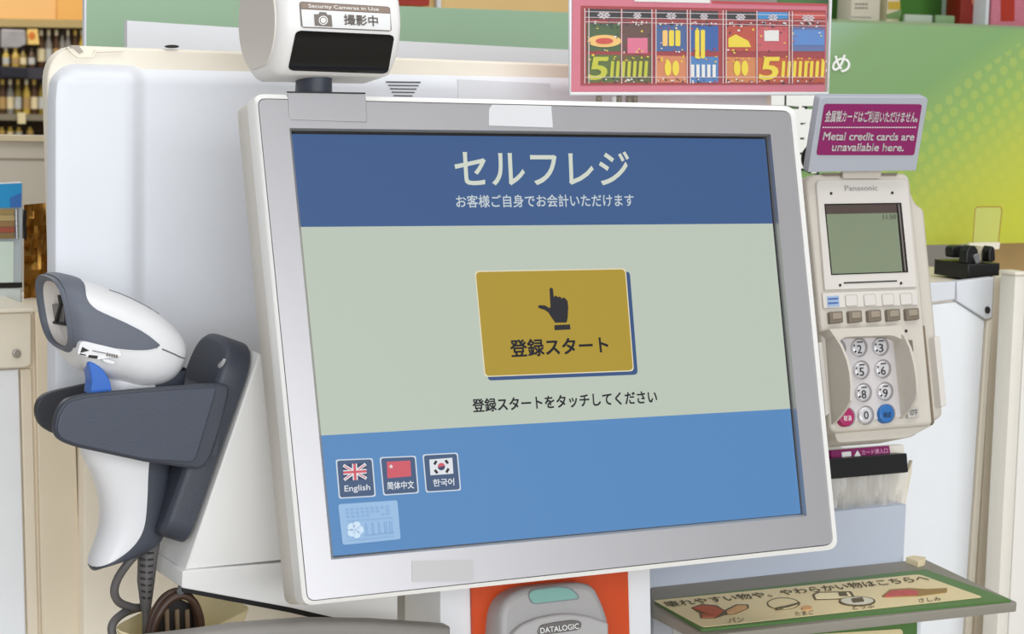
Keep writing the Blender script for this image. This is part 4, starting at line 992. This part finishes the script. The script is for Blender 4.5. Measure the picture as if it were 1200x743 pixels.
tube('clip', M('clip_chrome', (176, 178, 184), .2, metal=.8), ld, [LF.hit((19, 245), .002), LF.hit((20, 280), .002)], .0012)
slab('lower_panel', M('display_pale_green', (198, 214, 206), .35, var=.04), ld, LF, [(-30, 284), (16, 283), (16, 331), (-30, 332)], .001, -.001)
for y in (331, 362): flat('black_strip', BLACK, ld, LF, [(-30, y+1), (26, y), (26, y+(6 if y < 340 else 3)), (-30, y+(7 if y < 340 else 4))], .0016)
slab('base_panel', M('display_pale_grey', (196, 204, 204), .4, var=.02), ld, LF, [(-30, 339), (24, 338), (24, 361), (-30, 362)], .001, -.001)
gp = thing('gold_packet', 'crinkled gold foil packet standing beside the blue display', 'packet', at((36, 358), .38))
GF = FY(.38)
bm = bmesh.new(); fq = [(28, 240), (60, 237), (60, 358), (28, 360)]; rows_ = []
for j in range(15):
    row = []
    for i in range(9):
        p = bil(fq, i/8, j/14); row.append(bm.verts.new(GF.hit(p, random.uniform(-.004, .004))))
    rows_.append(row)
for A, B in zip(rows_, rows_[1:]):
    for i in range(8): bm.faces.new((A[i], A[i+1], B[i+1], B[i]))
bmesh.ops.solidify(bm, geom=list(bm.faces), thickness=.012)
mesh_from_bm('foil_bag', bm, M('gold_foil', (176, 132, 62), .28, metal=.75, var=.35, scale=90), gp)
slab('black_strip', BLACK, gp, GF, [(28.5, 246), (31, 246), (31, 280), (28.5, 280)], .007, .0)
lp = box('taupe_partition', M('rear_panel_taupe', (188, 178, 166), .55, var=.03), None, (at((-60, 200), .7).x, .7, 0), (at((80, 200), .7).x, .73, at((20, 160), .7).z), .002)
tag(lp, 'plain taupe panel behind the blue counter display at the left edge', 'panel')
sp_ = bpy.data.objects['taupe_partition']
slab('top_rail', M('rail_beige', (206, 190, 160), .5), sp_, FY(.7), [(-60, 158), (80, 160), (80, 166), (-60, 164)], .004, -.02)
slab('seam', M('panel_seam_taupe', (150, 138, 124), .6), sp_, FY(.7), [(-60, 184.5), (80, 186), (80, 187.5), (-60, 186)], .001, -.001)  # thin darker joint across the panel

# ------------------------------------------------------------------ far shelf with bottles (left) 
SYF = 6.0; SFF = FY(SYF)
shf = thing('bottle_shelf', 'distant wooden shop shelf with orange header and bottle rows at upper left', 'shelf', (at((50, 100), SYF).x, SYF, 0))
sx0, sx1 = at((-60, 80), SYF).x, at((160, 80), SYF).x
slab('header_board', M('orange_header', (232, 182, 116), .6, var=.03), shf, SFF, [(-60, -60), (160, -52), (160, 26), (-60, 20)], .02, -.02)
slab('header_end', M('orange_header_dark', (230, 172, 92), .6, var=.03), shf, SFF, [(67, -56), (160, -52), (160, 26), (67, 23.5)], .03, .015)
def shelf_board(y, h, col, name='shelf_board'):
    z = at((50, y), SYF).z
    return slab(name, M(name+str(col), col, .6, var=.06, scale=8), shf, SFF, [(-60, y-1), (160, y+2), (160, y+2+h), (-60, y-1+h)], .06, -.25)
shelf_board(22, 9.5, (172, 150, 100), 'shelf_lip'); shelf_board(79, 13, (52, 50, 58)); shelf_board(134, 7, (120, 112, 92), 'price_rail'); shelf_board(159, 6, (150, 140, 120))
slab('rear_board', M('shelf_back_dark', (100, 80, 54), .7), shf, SFF, [(-60, 20), (160, 24), (160, 170), (-60, 170)], -.26, -.28)
def make_bottle(px, y0, y1, wpx_, col, cap, label, grp, Y):
    b = at((px, y1), Y); t = at((px, y0), Y); h = t.z-b.z; rr = (at((px+wpx_/2, y1), Y)-b).length
    o = thing('bottle', label, 'bottle', b, grp)
    bm = bmesh.new(); lathe(bm, [(rr*.9, 0), (rr, h*.05), (rr, h*.62), (rr*.45, h*.78), (rr*.42, h*.86)], b, 12)
    mesh_from_bm('glass_body', bm, col, o)
    bm = bmesh.new(); lathe(bm, [(rr*.5, h*.85), (rr*.5, h*.985), (rr*.4, h)], b, 10); mesh_from_bm('cap', bm, cap, o)
    bm = bmesh.new(); lathe(bm, [(rr*1.02, h*.16), (rr*1.02, h*.5)], b, 12); mesh_from_bm('paper_label', bm, PAPER[len(BOT) % 3], o)
    BOT.append(o); return o
BOT = []; PAPER = [M('paper_cream', (214, 198, 158), .6), M('paper_grey', (178, 178, 172), .6), M('paper_tan', (168, 136, 84), .6)]
GLS = [M('glass_brown', (78, 52, 30), .2, var=.1), M('glass_olive', (128, 108, 44), .2, var=.1), M('glass_grey', (128, 124, 116), .2, var=.1), M('glass_gold', (188, 158, 66), .2, var=.1)]
CAPS = [M('cap_cream', (224, 214, 186), .4), M('cap_gold', (206, 176, 84), .3), M('cap_dark', (52, 42, 34), .4)]
for k, (px_, w_, g, c_) in enumerate([(48, 9, 0, 0), (57, 8, 2, 0), (66, 8, 0, 0), (73, 7, 2, 2), (79.5, 7, 2, 0), (88, 7, 0, 1), (96, 7, 3, 0)]):
    nm = ['brown', 'slim grey', 'cream capped', 'dark capped', 'pale grey', 'gold capped', 'yellow gold']
    make_bottle(px_, 35, 79, w_, GLS[g], CAPS[c_], '%s bottle on the upper far shelf, %s from the left' % (nm[k], ['first', 'second', 'third', 'fourth', 'fifth', 'sixth', 'seventh'][k]), 'bottles on the upper far shelf', SYF-.02)
for k, (px_, w_, g, c_) in enumerate([(7, 8, 3, 0), (18, 9, 3, 1), (27, 8, 1, 2), (37, 8, 0, 2)]):
    make_bottle(px_, 56, 79, w_, GLS[g], CAPS[c_], 'short %s bottle in front on the upper far shelf' % ['olive and cream', 'bright yellow capped', 'dark olive', 'dark brown'][k], 'short bottles on the upper far shelf', SYF-.05)
for k, px_ in enumerate((3, 12, 21, 31, 40, 49)):
    make_bottle(px_, 93, 134, 8.5, GLS[(0, 2, 1, 3, 0, 1)[k]], CAPS[(1, 0, 1, 0, 1, 2)[k]], 'small bottle on the lower far shelf, %s from the left' % ['first', 'second', 'third', 'fourth', 'fifth', 'sixth'][k], 'bottles on the lower far shelf', SYF-.02)
for k, px_ in enumerate((2, 12, 22, 35)):
    make_bottle(px_, 149, 160, 8, GLS[3], CAPS[1], 'gold cap peeking above the taupe panel, %s from the left' % ['first', 'second', 'third', 'fourth'][k], 'gold capped bottles on the bottom far shelf', SYF-.02)
bg = slab('snack_bag', M('silver_bag', (168, 164, 164), .35, metal=.3, var=.25, scale=30), None, FY(SYF-.06), rnd([(2, 34), (30, 35), (31, 52), (22, 56), (2, 56)], 2), .01, -.01, .004)
tag(bg, 'silver grey snack bag on the upper far shelf', 'bag')
ob = thing('orange_box', 'yellow and orange packet between bottles on the far shelf', 'packet', at((39, 52), SYF-.05))
slab('carton', M('carton_cream', (226, 190, 110), .5), ob, FY(SYF-.05), [(33, 34), (44, 34), (46, 52), (33, 52)], .01, -.03)
slab('orange_emblem', M('carton_orange', (200, 112, 40), .5), ob, FY(SYF-.05), ell(37.5, 42, 4, 4.5, 14), .0115, .009)
bs_ = slab('snack_bag', M('black_bag', (30, 30, 40), .4), None, FY(SYF-.08), rnd([(1, 77), (32, 79), (33, 91), (1, 90)], 2), .01, -.01, .004)
tag(bs_, 'flat black packet lying on the edge of the far shelf', 'bag')
gs = slab('price_tag', M('tag_cream', (206, 192, 150), .5), None, FY(SYF-.075), [(21, 132), (30, 132), (30, 145), (21, 145)], .003, -.003)
tag(gs, 'small cream price tag on the lower far shelf rail', 'price tag')

# ------------------------------------------------------------------ goods above the green board (right) and counter strip (middle)
RY = 1.15; RF = FY(RY)
gd = thing('goods_shelf', 'green backed goods shelf behind the top of the partition', 'shelf', (at((1090, 30), RY).x, RY, 0))
rz = at((1090, 27), RY).z
gx_a, gx_b = at((970, 20), RY).x, at((1215, 20), RY).x
box('back_panel', M('shelf_green', (72, 124, 48), .55, var=.04), gd, (gx_a, RY+.10, rz-.02), (gx_b, RY+.11, rz+.16))
box('shelf_board', M('shelf_white_green', (150, 172, 130), .5), gd, (gx_a, RY-.02, rz-.012), (gx_b, RY+.10, rz), .001)
box('leg', GREYP, gd, (gx_a, RY, 0), (gx_a+.03, RY+.09, rz-.012)); box('leg', GREYP, gd, (gx_b-.03, RY, 0), (gx_b, RY+.09, rz-.012))
def good(name, label, cat, px0, px1, ptop, mat, Y, hgt, extra=None, depth=.03):
    a_ = at((px0, 24), Y); b_ = at((px1, 24), Y); o = thing(name, label, cat, Vector(((a_.x+b_.x)/2, Y, rz)))
    h = hgt if ptop is None else at((px0, ptop), Y).z-rz
    box('carton', mat, o, (a_.x, Y, rz), (b_.x, Y+depth, rz+h), .0015)
    return o, a_.x, b_.x, h
o, xa, xb, h = good('white_carton', 'white carton with small print on the goods shelf', 'carton', 997, 1031, None, M('carton_white', (214, 204, 188), .5), RY+.02, .11)
multi('small_print', GREYINK, o, FY(RY+.02), [[(1002+k*4, y), (1005+k*4, y), (1005+k*4, y+1.6), (1002+k*4, y+1.6)] for k in range(4) for y in (4, 8.5)], .0006)
slab('lower_line', TRAY, o, FY(RY+.02), [(998, 19.5), (1021, 20), (1021, 21), (998, 20.5)], .0006, 0)
o, xa, xb, h = good('snack_packet', 'cream packet with a gold emblem on the goods shelf', 'packet', 1039, 1054, None, M('packet_cream', (220, 206, 176), .45), RY+.03, .12)
slab('gold_emblem', M('packet_gold', (198, 166, 60), .4), o, FY(RY+.03), [(1041, 2), (1055, 2), (1055, 11), (1041, 11)], .0006, 0)
slab('leaf_print', M('packet_green', (120, 150, 96), .4), o, FY(RY+.03), [(1039, 17), (1057, 11), (1055, 22), (1040, 22)], .0006, 0)
good('tag_rail', 'wide pale clear tag rail on the goods shelf', 'tag holder', 1061, 1093, 16.5, M('tag_rail_pale', (196, 206, 190), .3, alpha=.75), RY+.0, .01, depth=.006)
good('tag_rail', 'narrow green tinted tag rail on the goods shelf', 'tag holder', 1097, 1119, 17.5, M('tag_rail_green', (142, 172, 128), .3, alpha=.8), RY+.0, .01, depth=.006)
o, xa, xb, h = good('red_carton', 'dark red carton standing right of the tag rails', 'carton', 1125, 1153, None, M('carton_dark_red', (132, 34, 24), .45, var=.08), RY+.02, .12)
slab('gold_print', M('carton_gold', (180, 112, 84), .5), o, FY(RY+.02), [(1139, -3), (1153, -3), (1153, 5), (1139, 5)], .0006, 0)
good('shelf_divider', 'thin white divider between the two red cartons', 'divider', 1155, 1159, None, WHITE, RY-.005, .14, depth=.09)
o, xa, xb, h = good('pink_carton', 'pink and red carton at the upper right corner', 'carton', 1161, 1210, None, M('carton_pink', (206, 122, 140), .45, var=.2, scale=200), RY+.02, .12)
slab('red_stripe', M('carton_red', (176, 50, 32), .45), o, FY(RY+.02), [(1173, -20), (1189, -20), (1189, 25), (1173, 25)], .0006, 0)
# tan counter strip seen above the board in the middle
ms = thing('tan_counter', 'tan wooden counter top seen above the partition in the middle', 'counter', (at((580, 10), 1.2).x, 1.2, 0))
mz = at((580, -14), 1.2).z
box('front', M('tan_wood', (222, 188, 128), .5, var=.05, scale=12), ms, (at((440, 5), 1.2).x, 1.2, 0), (at((800, 5), 1.2).x, 1.25, mz), .002)
rb = slab('red_packet', M('red_packet', (166, 52, 40), .45, var=.1), None, FY(1.19), rnd([(466, -6), (504, -4), (503, 7), (466, 6)], 1), .004, -.004, .001)
tag(rb, 'red packet in front of the tan counter above the camera', 'packet')
dv = slab('white_divider', WHITE, None, FY(1.19), [(512.5, -20), (517, -20), (517, 10), (512.5, 10)], .004, -.004)
tag(dv, 'thin white upright divider on the tan counter', 'divider')
